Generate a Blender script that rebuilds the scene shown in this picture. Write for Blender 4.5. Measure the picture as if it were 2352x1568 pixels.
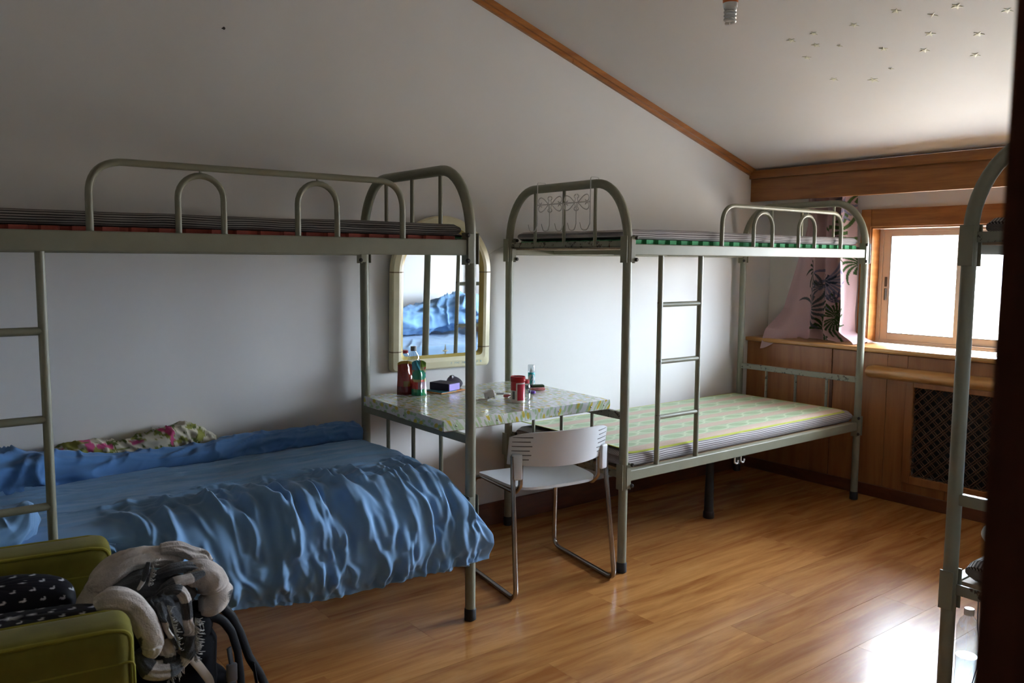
import bpy, bmesh, math, random
import numpy as np
from mathutils import Vector, Matrix
for o in list(bpy.data.objects): bpy.data.objects.remove(o)
S = bpy.context.scene
COL = S.collection
PI = math.pi
rad = math.radians
rnd = random.Random(7)

# ------------------------------------------------------------ camera, sky, exposure
CAMPOS = (-2.0102, -3.4979, 1.4062)
yaw, pitch, roll = 0.9104, -0.0973, 0.0064
fw = Vector((math.cos(yaw)*math.cos(pitch), math.sin(yaw)*math.cos(pitch), math.sin(pitch)))
rt = fw.cross(Vector((0, 0, 1))).normalized(); up = rt.cross(fw)
r2 = rt*math.cos(roll)+up*math.sin(roll); u2 = up*math.cos(roll)-rt*math.sin(roll)
cd = bpy.data.cameras.new('camera'); cam = bpy.data.objects.new('camera', cd); COL.objects.link(cam)
cam.matrix_world = Matrix(((r2.x, u2.x, -fw.x, CAMPOS[0]), (r2.y, u2.y, -fw.y, CAMPOS[1]), (r2.z, u2.z, -fw.z, CAMPOS[2]), (0, 0, 0, 1)))
cd.sensor_width = 36; cd.lens = 36*1918.3/2352; cd.clip_start = .02
cd.dof.use_dof = True; cd.dof.focus_distance = 3.4; cd.dof.aperture_fstop = 6.5
S.camera = cam
S.view_settings.view_transform = 'Standard'; S.view_settings.look = 'None'
S.view_settings.exposure = 0.0; S.view_settings.gamma = 1.0; S.view_settings.use_curve_mapping = False
try:
    S.cycles.diffuse_bounces = 6; S.cycles.max_bounces = 14; S.cycles.transparent_max_bounces = 16
    S.cycles.sample_clamp_indirect = 60
except Exception: pass
wd = bpy.data.worlds.new('overcast_sky'); S.world = wd; wd.use_nodes = True
nt = wd.node_tree; nt.nodes.clear()
wo = nt.nodes.new('ShaderNodeOutputWorld'); bg = nt.nodes.new('ShaderNodeBackground')
tc = nt.nodes.new('ShaderNodeTexCoord'); sx = nt.nodes.new('ShaderNodeSeparateXYZ'); cr = nt.nodes.new('ShaderNodeValToRGB')
mr = nt.nodes.new('ShaderNodeMapRange'); mr.inputs['From Min'].default_value = -1; mr.inputs['From Max'].default_value = 1
nt.links.new(tc.outputs['Generated'], sx.inputs[0]); nt.links.new(sx.outputs['Z'], mr.inputs['Value'])
nt.links.new(mr.outputs[0], cr.inputs[0]); nt.links.new(cr.outputs[0], bg.inputs[0]); nt.links.new(bg.outputs[0], wo.inputs[0])
e = cr.color_ramp.elements; e[0].position = .47; e[0].color = (.30, .275, .24, 1); e[1].position = .515; e[1].color = (.68, .78, .89, 1)
e_ = e.new(.66); e_.color = (.88, 1.01, 1.15, 1)
bg.inputs[1].default_value = 76.0
# a portal only guides the sampling of the sky through the window opening
pl = bpy.data.lights.new('window_portal', 'AREA'); pl.shape = 'RECTANGLE'; pl.size = 2.0; pl.size_y = .78
po = bpy.data.objects.new('window_portal', pl); COL.objects.link(po); pl.cycles.is_portal = True
po.location = (3.42, -1.71, 1.26); po.rotation_euler = (0, rad(90), 0)
po.rotation_euler = Vector((-1, 0, 0)).to_track_quat('-Z', 'Z').to_euler()

# ------------------------------------------------------------ helpers
FR = {}
def thing(name, label, cat, loc=(0, 0, 0), rotz=0, group=None, kind=None):
    o = bpy.data.objects.new(name, None); COL.objects.link(o)
    o.location = loc; o.rotation_euler = (0, 0, rotz); o.empty_display_size = .05
    FR[o.name] = Matrix.Translation(Vector(loc)) @ Matrix.Rotation(rotz, 4, 'Z')
    tag(o, label, cat, group, kind); return o
def tag(o, label=None, cat=None, group=None, kind=None):
    if label: o['label'] = label
    if cat: o['category'] = cat
    if group: o['group'] = group
    if kind: o['kind'] = kind
    return o
def obj(name, geo, mat, parent=None, smooth=True, local=False, sharp=40, uv=None, col=None, loc=None):
    """one mesh object; geo = (verts, faces) in world space unless local"""
    v, f = geo[0], geo[1]
    v = [Vector(p) for p in v]
    me = bpy.data.meshes.new(name); o = bpy.data.objects.new(name, me); COL.objects.link(o)
    if parent is not None:
        Mx = FR[parent.name]
        if not local: inv = Mx.inverted(); v = [inv @ p for p in v]
        o.parent = parent; FR[o.name] = Mx
    else:
        if loc is not None:
            o.location = loc
            if not local: v = [p-Vector(loc) for p in v]
            FR[o.name] = Matrix.Translation(Vector(loc))
        else: FR[o.name] = Matrix.Identity(4)
    me.from_pydata([tuple(p) for p in v], [], [tuple(q) for q in f])
    me.validate(); me.update()
    if uv is not None:
        L = me.uv_layers.new(name='UVMap'); a = np.asarray(uv, np.float32)
        idx = np.empty(len(me.loops), np.int32); me.loops.foreach_get('vertex_index', idx)
        L.data.foreach_set('uv', a[idx].ravel())
    if col is not None:
        A = me.color_attributes.new('Col', 'FLOAT_COLOR', 'POINT'); a = np.ones((len(v), 4), np.float32); a[:, :3] = col
        A.data.foreach_set('color', a.ravel())
    if mat is not None: me.materials.append(mat)
    if smooth:
        me.polygons.foreach_set('use_smooth', [True]*len(me.polygons))
        if sharp: me.set_sharp_from_angle(angle=rad(sharp))
    return o
def join(*gs):
    V, F = [], []
    for g in gs:
        n = len(V); V += [tuple(p) for p in g[0]]; F += [tuple(i+n for i in q) for q in g[1]]
    return V, F
def xf(g, M): return [tuple(M @ Vector(p)) for p in g[0]], g[1]
def box(x0, x1, y0, y1, z0, z1, bev=0, seg=2):
    bm = bmesh.new(); bmesh.ops.create_cube(bm, size=1)
    for w in bm.verts: w.co = Vector(((x0+x1)/2+w.co.x*(x1-x0), (y0+y1)/2+w.co.y*(y1-y0), (z0+z1)/2+w.co.z*(z1-z0)))
    if bev: bmesh.ops.bevel(bm, geom=bm.edges[:], offset=bev, segments=seg, profile=.5, affect='EDGES')
    return from_bm(bm)
def from_bm(bm):
    bmesh.ops.recalc_face_normals(bm, faces=bm.faces[:])
    bm.verts.index_update(); g = ([tuple(w.co) for w in bm.verts], [tuple(w.index for w in q.verts) for q in bm.faces]); bm.free(); return g
def tube(pts, r, seg=10, closed=False, caps=True, flat=1.0, upv=None):
    """sweep a circle (squashed by flat along the frame's second axis) along points; r number or list"""
    P = [Vector(p) for p in pts]; n = len(P); V, F = [], []
    T = []
    for i in range(n):
        a = P[(i-1) % n] if (closed or i > 0) else P[i]; b = P[(i+1) % n] if (closed or i < n-1) else P[i]
        T.append((b-a).normalized())
    nrm = Vector(upv) if upv else (Vector((0, 0, 1)) if abs(T[0].z) < .9 else Vector((1, 0, 0)))
    nrm = (nrm-T[0]*nrm.dot(T[0])).normalized()
    for i in range(n):
        if i: nrm = (nrm-T[i]*nrm.dot(T[i])).normalized()
        bn = T[i].cross(nrm); ri = r[i] if hasattr(r, '__len__') else r
        for k in range(seg):
            a = 2*PI*k/seg; V.append(tuple(P[i]+(nrm*math.cos(a)*flat+bn*math.sin(a))*ri))
    m = n if closed else n-1
    for i in range(m):
        j = (i+1) % n
        for k in range(seg): l = (k+1) % seg; F.append((i*seg+k, j*seg+k, j*seg+l, i*seg+l))
    if caps and not closed: F.append(tuple(range(seg))); F.append(tuple((n-1)*seg+k for k in reversed(range(seg))))
    F = [tuple(reversed(q)) for q in F]
    return V, F
def fillet(pts, rads, n=8):
    P = [Vector(p) for p in pts]; out = [P[0]]
    for i in range(1, len(P)-1):
        r = rads[i-1] if hasattr(rads, '__len__') else rads
        a = (P[i-1]-P[i]); b = (P[i+1]-P[i]); la, lb = a.length, b.length; a.normalize(); b.normalize()
        ang = a.angle(b); d = min(r/math.tan(ang/2), la*.49, lb*.49)
        p0, p1 = P[i]+a*d, P[i]+b*d
        for k in range(n+1):
            t = k/n; out.append(p0*(1-t)**2+P[i]*2*t*(1-t)+p1*t*t)
    out.append(P[-1]); return out
def lathe(prof, c=(0, 0, 0), seg=24):
    V, F = [], []
    for r, z in prof:
        for k in range(seg): a = 2*PI*k/seg; V.append((c[0]+r*math.cos(a), c[1]+r*math.sin(a), c[2]+z))
    for i in range(len(prof)-1):
        for k in range(seg): l = (k+1) % seg; F.append((i*seg+k, i*seg+l, (i+1)*seg+l, (i+1)*seg+k))
    F.append(tuple(reversed(range(seg)))); F.append(tuple((len(prof)-1)*seg+k for k in range(seg)))
    return V, F
def grid(nu, nv, fn):
    V = [fn(i/(nu-1), j/(nv-1)) for i in range(nu) for j in range(nv)]
    return V, gfaces(nu, nv)
def gfaces(nu, nv, wrapv=False):
    F = []
    for i in range(nu-1):
        for j in range(nv if wrapv else nv-1):
            k = (j+1) % nv; F.append((i*nv+j, (i+1)*nv+j, (i+1)*nv+k, i*nv+k))
    return F
def prism(poly, axis, a, b):
    """extrude a 2D polygon along an axis"""
    def mk(p, t): return {'x': (t, p[0], p[1]), 'y': (p[0], t, p[1]), 'z': (p[0], p[1], t)}[axis]
    n = len(poly); V = [mk(p, a) for p in poly]+[mk(p, b) for p in poly]
    F = [tuple(range(n)), tuple(reversed(range(n, 2*n)))]+[(i, i+n, (i+1) % n+n, (i+1) % n) for i in range(n)]
    bm = bmesh.new(); vs = [bm.verts.new(p) for p in V]
    for q in F: bm.faces.new([vs[i] for i in q])
    return from_bm(bm)
def _hash(i, j, s):
    h = np.sin(i*127.1+j*311.7+s*74.7)*43758.5453
    return h-np.floor(h)
def vnoise(x, y, s=0):
    x = np.asarray(x, float); y = np.asarray(y, float)
    i = np.floor(x); j = np.floor(y); u = x-i; v = y-j
    u = u*u*u*(u*(u*6-15)+10); v = v*v*v*(v*(v*6-15)+10)
    return (_hash(i, j, s)*(1-u)+_hash(i+1, j, s)*u)*(1-v)+(_hash(i, j+1, s)*(1-u)+_hash(i+1, j+1, s)*u)*v
def fbm(x, y, s=0, o=3):
    t = 0; a = .5
    for k in range(o): t = t+a*vnoise(x*2**k, y*2**k, s+k*13); a *= .5
    return t
def ridge(x, y, s=0): return 1-np.abs(2*vnoise(x, y, s)-1)
def smooth(a, b, x):
    t = np.clip((np.asarray(x, float)-a)/(b-a), 0, 1); return t*t*(3-2*t)

# ------------------------------------------------------------ materials
def newmat(name):
    m = bpy.data.materials.new(name); m.use_nodes = True; return m, m.node_tree, m.node_tree.nodes['Principled BSDF']
def setp(b, **k):
    for a, v in k.items():
        n = {'rough': 'Roughness', 'metal': 'Metallic', 'spec': 'Specular IOR Level', 'trans': 'Transmission Weight', 'coat': 'Coat Weight', 'coatr': 'Coat Roughness', 'sheen': 'Sheen Weight', 'sheenr': 'Sheen Roughness', 'sss': 'Subsurface Weight', 'alpha': 'Alpha'}[a]
        b.inputs[n].default_value = v
def coords(t, scale=(1, 1, 1), kind='Object', rot=(0, 0, 0)):
    c = t.nodes.new('ShaderNodeTexCoord'); m = t.nodes.new('ShaderNodeMapping')
    m.inputs['Scale'].default_value = scale; m.inputs['Rotation'].default_value = rot
    t.links.new(c.outputs[kind], m.inputs[0]); return m.outputs[0]
def noise(t, vec, scale, detail=3, rough=.55, dist=0):
    n = t.nodes.new('ShaderNodeTexNoise'); n.inputs['Scale'].default_value = scale; n.inputs['Detail'].default_value = detail
    n.inputs['Roughness'].default_value = rough; n.inputs['Distortion'].default_value = dist
    t.links.new(vec, n.inputs['Vector']); return n.outputs['Fac']
def ramp(t, fac, stops):
    r = t.nodes.new('ShaderNodeValToRGB'); el = r.color_ramp.elements
    while len(el) < len(stops): el.new(.5)
    for q, (p, c) in zip(el, stops): q.position = p; q.color = (c[0], c[1], c[2], 1) if hasattr(c, '__len__') else (c, c, c, 1)
    t.links.new(fac, r.inputs[0]); return r.outputs[0]
def bump(t, b, h, strength=.2, dist=.01):
    n = t.nodes.new('ShaderNodeBump'); n.inputs['Strength'].default_value = strength; n.inputs['Distance'].default_value = dist
    t.links.new(h, n.inputs['Height']); t.links.new(n.outputs[0], b.inputs['Normal'])
def mixc(t, fac, a, b2, mode='MIX'):
    m = t.nodes.new('ShaderNodeMix'); m.data_type = 'RGBA'; m.blend_type = mode
    for s, v in ((m.inputs[0], fac), (m.inputs[6], a), (m.inputs[7], b2)):
        if hasattr(v, 'is_linked'): t.links.new(v, s)
        elif hasattr(v, '__len__'): s.default_value = (v[0], v[1], v[2], 1)
        else: s.default_value = v
    return m.outputs[2]
def math_(t, op, a, b2=0.0):
    m = t.nodes.new('ShaderNodeMath'); m.operation = op
    for s, v in ((m.inputs[0], a), (m.inputs[1], b2)):
        if hasattr(v, 'is_linked'): t.links.new(v, s)
        else: s.default_value = v
    return m.outputs[0]
def sepxyz(t, v):
    n = t.nodes.new('ShaderNodeSeparateXYZ'); t.links.new(v, n.inputs[0]); return n.outputs
def plain(name, c, rough=.5, var=.12, vs=6, bs=0, bstr=.1, **k):
    m, t, b = newmat(name); v = coords(t); f = noise(t, v, vs, 4)
    c2 = [max(0, x*(1-var)) for x in c]; c1 = [min(1, x*(1+var)) for x in c]
    t.links.new(ramp(t, f, ((.3, c2), (.7, c1))), b.inputs['Base Color']); setp(b, rough=rough, **k)
    if bs: bump(t, b, noise(t, v, bs, 3), bstr, .004)
    return m
def wood(name, c1, c2, scale=(1, 10, 10), rough=.35, sc=2.2, rnd_off=False, coat=0, c3=None, bstr=.03):
    m, t, b = newmat(name); v = coords(t, scale)
    if rnd_off:
        oi = t.nodes.new('ShaderNodeObjectInfo'); ad = t.nodes.new('ShaderNodeVectorMath'); ad.operation = 'MULTIPLY_ADD'
        cb = t.nodes.new('ShaderNodeCombineXYZ')
        for i in range(3): t.links.new(oi.outputs['Random'], cb.inputs[i])
        t.links.new(cb.outputs[0], ad.inputs[0]); ad.inputs[1].default_value = (37, 91, 13); t.links.new(v, ad.inputs[2]); v = ad.outputs[0]
    f = noise(t, v, sc, 5, .6, .6); g = noise(t, v, sc*6, 3, .6)
    c = ramp(t, f, ((.32, c1), (.62, c2), (.8, c3 or c2)))
    c = mixc(t, math_(t, 'MULTIPLY', g, .35), c, c1)
    if rnd_off:
        k = ramp(t, oi.outputs['Random'], ((0, (.86, .84, .82)), (1, (1.0, 1.0, 1.0)))); c = mixc(t, 1.0, c, k, 'MULTIPLY')
    t.links.new(c, b.inputs['Base Color']); setp(b, rough=rough, coat=coat, coatr=.12)
    bump(t, b, g, bstr, .002); return m
def vcol(name, rough=.7, bs=0, bstr=.1, **k):
    m, t, b = newmat(name); a = t.nodes.new('ShaderNodeVertexColor'); a.layer_name = 'Col'
    f = noise(t, coords(t), 60, 2); c = mixc(t, 1.0, a.outputs[0], ramp(t, f, ((.3, .92), (.7, 1.0))), 'MULTIPLY')
    t.links.new(c, b.inputs['Base Color']); setp(b, rough=rough, **k)
    if bs: bump(t, b, noise(t, coords(t), bs, 3), bstr, .003)
    return m
def clear(name, tint=(1, 1, 1), rough=.02, ior=1.45, base=.0):
    m, t, b = newmat(name); t.nodes.remove(b); out = t.nodes['Material Output']
    tr = t.nodes.new('ShaderNodeBsdfTransparent'); tr.inputs[0].default_value = (*tint, 1)
    gl = t.nodes.new('ShaderNodeBsdfGlossy'); gl.inputs['Roughness'].default_value = rough
    fz = t.nodes.new('ShaderNodeLayerWeight'); mx = t.nodes.new('ShaderNodeMixShader')
    r0 = ((ior-1)/(ior+1))**2
    f = math_(t, 'ADD', math_(t, 'MULTIPLY', math_(t, 'POWER', fz.outputs['Facing'], 5.0), 1-r0), base+r0)
    t.links.new(f, mx.inputs[0]); t.links.new(tr.outputs[0], mx.inputs[1]); t.links.new(gl.outputs[0], mx.inputs[2]); t.links.new(mx.outputs[0], out.inputs[0])
    return m

def wallmat(name, c):
    m, t, b = newmat(name); v = coords(t)
    f = noise(t, v, 1.3, 5, .6); g = noise(t, v, 9, 4)
    col = mixc(t, math_(t, 'MULTIPLY', g, .3), ramp(t, f, ((.3, [x*.94 for x in c]), (.7, c))), [x*.95 for x in c])
    t.links.new(col, b.inputs['Base Color']); setp(b, rough=.6, spec=.3); bump(t, b, noise(t, v, 22, 4), .05, .004); return m
M_wall = wallmat('white_wall_paint', (.70, .685, .665))
M_ceil = wallmat('white_ceiling_paint', (.70, .675, .635))
M_floor = wood('honey_laminate', (.35, .13, .034), (.62, .30, .095), (1.0, 9, 9), .27, 1.7, True, .2, (.68, .37, .135))
M_gap = plain('plank_gap', (.10, .05, .02), .8)
M_trim = wood('orange_wood_trim', (.27, .092, .018), (.43, .17, .04), (1, 1, 12), .3, 2.0, coat=.2)
M_trimy = wood('oak_board_along_wall', (.22, .075, .014), (.37, .145, .034), (14, 1.2, 14), .36, 2.2, coat=.05)
M_panel = wood('panel_veneer', (.25, .088, .024), (.37, .15, .046), (12, 9, .8), .36, 2.0, coat=.1)
M_lat = wood('lattice_cane', (.07, .03, .014), (.13, .058, .026), (3, 9, 9), .5, 2)
M_rail = wood('light_oak_rail', (.42, .19, .055), (.62, .33, .11), (12, 1.2, 12), .30, 2, coat=.3)
M_base = wood('dark_red_skirting', (.085, .022, .009), (.15, .045, .016), (3, 3, 12), .4, 2)
M_door = wood('dark_door_jamb', (.05, .014, .006), (.09, .026, .011), (12, 12, .8), .8, 2); M_door.node_tree.nodes['Principled BSDF'].inputs['Specular IOR Level'].default_value = .15
M_metal = plain('grey_green_enamel', (.235, .233, .170), .42, .05, 14, 90, .03, spec=.4)
def chipped():
    m, t, b = newmat('chipped_grey_green_enamel'); v = coords(t); f = noise(t, v, 34, 5, .7)
    k = ramp(t, f, ((.56, 0), (.60, 1)))
    c = mixc(t, k, (.23, .228, .175), ramp(t, noise(t, v, 90, 3), ((.4, (.02, .018, .016)), (.7, (.12, .045, .02)))))
    t.links.new(c, b.inputs['Base Color']); setp(b, rough=.45); bump(t, b, k, -.3, .002); return m
M_chip = chipped()
M_black = plain('black_rubber', (.012, .012, .014), .55, .2)
M_bolt = plain('dark_bolt', (.06, .055, .05), .4, .2, metal=.7)
M_board = wood('bed_board_plywood', (.30, .20, .12), (.46, .33, .21), (1, 6, 6), .7, 3)
M_chrome = plain('dull_chrome', (.42, .40, .38), .24, .08, 20, metal=1.0)
M_plastic = plain('white_chair_plastic', (.66, .68, .70), .38, .03, 8)
M_slot = plain('vent_slot_dark', (.10, .10, .10), .7)
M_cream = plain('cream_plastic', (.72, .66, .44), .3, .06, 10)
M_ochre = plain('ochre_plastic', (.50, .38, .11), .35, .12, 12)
M_joint = plain('brown_joint_line', (.22, .16, .08), .6)
def mirror():
    m, t, b = newmat('mirror_silver'); f = noise(t, coords(t), 3, 2)
    t.links.new(ramp(t, f, ((.3, (.90, .92, .93)), (.7, (.93, .95, .96)))), b.inputs['Base Color']); setp(b, rough=.012, metal=1.0); return m
M_mirror = mirror()
def fabric(name, c, rough=.85, bs=420, bstr=.12, var=.08, sheen=.15, big=5):
    m, t, b = newmat(name); v = coords(t); f = noise(t, v, big, 4)
    t.links.new(ramp(t, f, ((.3, [x*(1-var) for x in c]), (.7, [min(1, x*(1+var)) for x in c]))), b.inputs['Base Color'])
    setp(b, rough=rough, spec=.2, sheen=sheen, sheenr=.5); bump(t, b, noise(t, v, bs, 2), bstr, .0015); return m
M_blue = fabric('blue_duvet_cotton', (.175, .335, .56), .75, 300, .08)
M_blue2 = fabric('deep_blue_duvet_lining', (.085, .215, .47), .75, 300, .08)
M_velvet = fabric('olive_velvet', (.155, .132, .014), .75, 200, .2, .25, .06, 9)
M_velvetp = fabric('olive_velvet_piping', (.24, .21, .02), .7, 200, .2, .1, .06)
M_blackfab = fabric('black_nylon', (.006, .006, .008), .85, 260, .15, .2, 0); M_blackfab.node_tree.nodes['Principled BSDF'].inputs['Specular IOR Level'].default_value = .08
M_blackshine = plain('black_webbing', (.006, .006, .008), .55, .2, 40, 200, .1, spec=.12)
M_buckle = plain('grey_plastic_buckle', (.10, .10, .11), .35)
M_greystrap = fabric('beige_grey_strap', (.42, .36, .30), .8)
def stripes(name, dark, light, period=.009, duty=.5, mid=None):
    m, t, b = newmat(name); uv = coords(t, kind='UV'); s = sepxyz(t, uv)
    w = noise(t, coords(t), 5, 2); y = math_(t, 'ADD', s[1], math_(t, 'MULTIPLY', w, .012))
    fr = math_(t, 'FRACT', math_(t, 'DIVIDE', y, period))
    c = ramp(t, fr, ((.0, light), (.34, light), (.46, dark), (.88, dark), (1, light)))
    c = mixc(t, math_(t, 'MULTIPLY', noise(t, coords(t), 2.5, 3), .35), c, mid or dark)
    t.links.new(c, b.inputs['Base Color']); setp(b, rough=.85, spec=.2); bump(t, b, noise(t, coords(t), 160, 2), .2, .002); return m
M_tickA = stripes('dark_striped_ticking', (.05, .045, .042), (.36, .33, .30), .0085)
M_tickB = stripes('grey_striped_ticking', (.17, .145, .15), (.62, .59, .58), .0095)
M_green = plain('green_foam', (.05, .33, .13), .8, .12, 20, 160, .2)
M_red = plain('red_foam', (.36, .075, .05), .8, .12, 20, 160, .2)
M_alu = plain('champagne_aluminium', (.56, .47, .41), .36, .05, 10, metal=.2)
M_alud = plain('dark_window_gasket', (.09, .08, .075), .6)
M_pane = clear('window_glass', (.97, .985, 1), .0, 1.45)
M_clear = clear('clear_plastic', (.88, .91, .91), .08, 1.5, .10)
M_white = plain('white_plastic', (.78, .78, .77), .35, .03)
M_grey = plain('grey_cap', (.20, .20, .20), .5)
M_orange = plain('orange_lamp_collar', (.62, .16, .03), .4)
M_spiral = plain('unlit_spiral_glass', (.72, .72, .70), .12, .04, coat=.5)
M_cord = plain('white_cord', (.6, .58, .55), .6)
M_star = plain('pale_glow_plastic', (.76, .75, .58), .3, .08, 20)
M_wire = plain('white_painted_wire', (.60, .59, .57), .4, .08, 30)
M_nail = plain('rusty_nail', (.03, .022, .015), .6)

# ------------------------------------------------------------ structure
def struct(name, geo, mat, parent=None, **k):
    o = obj(name, geo, mat, parent, **k)
    if parent is None: o['kind'] = 'structure'
    return o
def ceil_z(x): return 2.868-.312*x
floor = struct('floor', box(-3.6, 3.1, -4.8, .05, -.12, -.008), M_gap, smooth=False)
PW, PL = .195, 1.21
pm = None
row = 0; y = 0.0
while y > -3.40:
    xx = 2.78-[0, .45, .82, .2, .63, 1.0][row % 6]*PL+PL
    while xx > -3.6:
        a, bq = max(xx-PL, -3.6), min(xx, 2.78)
        if bq-a > .05:
            full = abs(bq-a-PL) < 1e-6
            if full and pm is not None:
                p = bpy.data.objects.new('plank', pm); COL.objects.link(p); p.parent = floor
            else:
                L = bq-a; g = box(.0005, L-.0005, -PW+.0005, -.0005, -.009, 0)
                p = obj('plank', g, M_floor, floor, smooth=False, local=True)
                if full: pm = p.data
            p.location = (a, y, 0)
        xx -= PL
    y -= PW; row += 1
struct('wall_back', prism([(-3.7, -.1), (3.4, -.1), (3.4, 1.9), (-2.3, 3.7), (-3.7, 3.4)], 'y', 0, .12), M_wall, smooth=False)
struct('ceiling', prism([(3.65, ceil_z(3.65)), (-2.3, ceil_z(-2.3)), (-3.7, 3.2), (-3.7, 3.35), (-2.3, ceil_z(-2.3)+.15), (3.65, ceil_z(3.65)+.15)], 'y', -4.9, .12), M_ceil, smooth=False)  # overhang past the window wall is added to block high sky light
struct('wall_left', box(-3.7, -3.6, -4.8, 0, -.1, 3.4), M_wall, smooth=False)
struct('wall_hall', box(-3.7, 3.4, -4.9, -4.8, -.1, 3.6), M_base, smooth=False)
XJ = -1.475
struct('wall_front', join(box(XJ+.04, 3.1, -3.42, -3.3, -.1, 2.9), box(-3.6, -2.56, -3.42, -3.3, -.1, 3.5), box(-2.56, XJ+.04, -3.42, -3.3, 2.1, 3.5), box(XJ+.04, .2, -3.42, -3.3, 2.9, 3.5)), M_wall, smooth=False)
d1 = tag(thing('door_1', None, None, (XJ, -3.36, 0)), 'dark brown wooden door frame at the right edge', None, None, 'structure')
obj('jamb', box(XJ, XJ+.04, -3.44, -3.28, 0, 2.1, .004), M_door, d1, smooth=False)
obj('jamb', box(-2.60, -2.56, -3.44, -3.28, 0, 2.1, .004), M_door, d1, smooth=False)
obj('lintel', box(-2.60, XJ+.04, -3.44, -3.28, 2.1, 2.15, .004), M_door, d1, smooth=False)
obj('casing', box(XJ+.005, XJ+.10, -3.452, -3.42, 0, 2.15, .006), M_door, d1, smooth=False)
obj('casing', box(XJ+.005, XJ+.10, -3.30, -3.285, 0, 2.15, .006), M_door, d1, smooth=False)
# window wall with its opening, thickened outward to cut light on the back wall
WY0, WY1, WZ0, WZ1 = -2.69, -.735, .875, 1.622  # unseen right stretch of the opening is extended to light the room
struct('wall_right', join(box(2.97, 3.40, -4.8, WY0, .5, 2.1), box(2.97, 3.40, WY1, 0, .5, 2.1), box(2.97, 3.40, WY0, WY1, WZ1, 2.1),
       box(2.97, 3.40, WY0, WY1, .5, WZ0), box(2.80, 3.40, -4.8, 0, -.1, .5)), M_wall, smooth=False)
# skirting on the long wall
struct('baseboard_back', box(-3.6, 2.74, -.014, 0, 0, .122, .004), M_base, smooth=False)
# cornice strip along the slope, two joined lengths with a butt joint
def slope_strip(xa, xb, off, dy, h):
    p = [(xa, ceil_z(xa)-off), (xb, ceil_z(xb)-off), (xb, ceil_z(xb)-off-h), (xa, ceil_z(xa)-off-h)]
    return prism(p, 'y', -dy, 0)
t1 = struct('trim_1', slope_strip(-2.3, 2.738, .0, .030, .030), M_trim, smooth=False)
obj('moulding', slope_strip(-2.3, 1.10, .030, .017, .020), M_trim, t1, smooth=False)
obj('moulding', slope_strip(1.104, 2.738, .030, .017, .020), M_trim, t1, smooth=False)
# curtain pelmet across the window wall
t2 = struct('trim_2', box(2.722, 2.745, -3.3, 0, 1.803, 2.009, .003), M_trimy, smooth=False)
obj('moulding', box(2.700, 2.722, -3.3, 0, 1.950, 2.006, .006), M_trimy, t2)
# window sill
struct('trim_3', box(2.712, 3.045, -3.3, -.001, .872, .900, .010, 3), M_rail)
# paneling under the sill
t4 = tag(thing('trim_4', None, None, (2.75, -1.6, 0)), 'brown veneer paneling with radiator grille under the sill', None, None, 'structure')
GY0, GY1, GZ0, GZ1 = -2.30, -1.160, .170, .690
for ya, yb in ((-.002, -.634), (-.640, -.993), (-.995, -1.114)):
    obj('panel', box(2.742, 2.762, yb, ya, .07, .868, .0015, 1), M_panel, t4, smooth=False)
obj('panel', box(2.742, 2.762, GY0-.045, -1.115, .735, .868, .0015, 1), M_panel, t4, smooth=False)
for ya, yb in ((-1.115, -1.36), (-1.362, -1.60), (-1.602, -1.85), (-1.852, GY0-.045)):
    obj('panel', box(2.742, 2.762, yb, ya, .07, .125, .0015, 1), M_panel, t4, smooth=False)
obj('panel', box(2.742, 2.762, -3.298, GY0-.046, .07, .868, .0015, 1), M_panel, t4, smooth=False)
obj('gap_strip', box(2.736, 2.743, -.648, -.628, .36, .70, .001), M_base, t4, smooth=False)  # dark strip stands in for the shaded gap between two panels
for a, bq, c0, d0 in ((GY1, -1.114, .125, .735), (GY0-.045, GY0, .125, .735), (GY0, GY1, GZ1, .735), (GY0, GY1, .125, GZ0)):
    obj('grille_frame', box(2.730, 2.758, a, bq, c0, d0, .004), M_panel, t4, smooth=False)
obj('backing', box(2.78, 2.785, GY0, GY1, GZ0, GZ1), M_black, t4, smooth=False)  # black sheet stands in for the shade inside the radiator niche
def lattice():
    gs = []; per = .0625
    for sgn in (1, -1):
        for k in range(-12, 34):
            for q in (-.0085, .0085):
                c0 = GY0+k*per+q   # y at z=GZ0 for slope +1 ; line y = c0 + sgn*(z-GZ0) (shifted for sgn -1)
                c = c0 if sgn > 0 else c0
                z0, z1 = GZ0, GZ1; ys, ye = c, c+sgn*(z1-z0)
                t0, t1_ = 0.0, 1.0
                dy = ye-ys
                for lo, hi in ((GY0, GY1),):
                    ta, tb = (lo-ys)/dy, (hi-ys)/dy
                    if ta > tb: ta, tb = tb, ta
                    t0, t1_ = max(t0, ta), min(t1_, tb)
                if t1_-t0 < .02: continue
                pa = (2.750+.004*sgn, ys+dy*t0, z0+(z1-z0)*t0); pb = (2.750+.004*sgn, ys+dy*t1_, z0+(z1-z0)*t1_)
                gs.append(tube([pa, pb], .0034, 4, caps=False))
    return join(*gs)
tag(obj('lattice', lattice(), M_lat, t4, smooth=False), kind='stuff')
obj('skirting', box(2.728, 2.745, -3.298, -.016, 0, .072, .004), M_base, t4, smooth=False)
# half-round hand rail on the paneling
def halfround():
    pts = []
    for k in range(9): a = -PI/2+PI*k/8; pts.append((math.cos(a), math.sin(a)))
    ys = [-.872, -.874, -.884, -.905]; sc = [.0, .45, .85, 1.0]
    V = []; F = []
    for yy, s in list(zip(ys, sc))+[(-3.29, 1.0)]:
        for c, s2 in pts: V.append((2.742-.062*c*s, yy, .757+.038*s2*max(s, .2)))
    n = len(pts)
    for i in range(len(ys)):
        for j in range(n-1): F.append((i*n+j, i*n+j+1, (i+1)*n+j+1, (i+1)*n+j))
    return V, F
obj('half_round_rail', halfround(), M_rail, t4)
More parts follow.
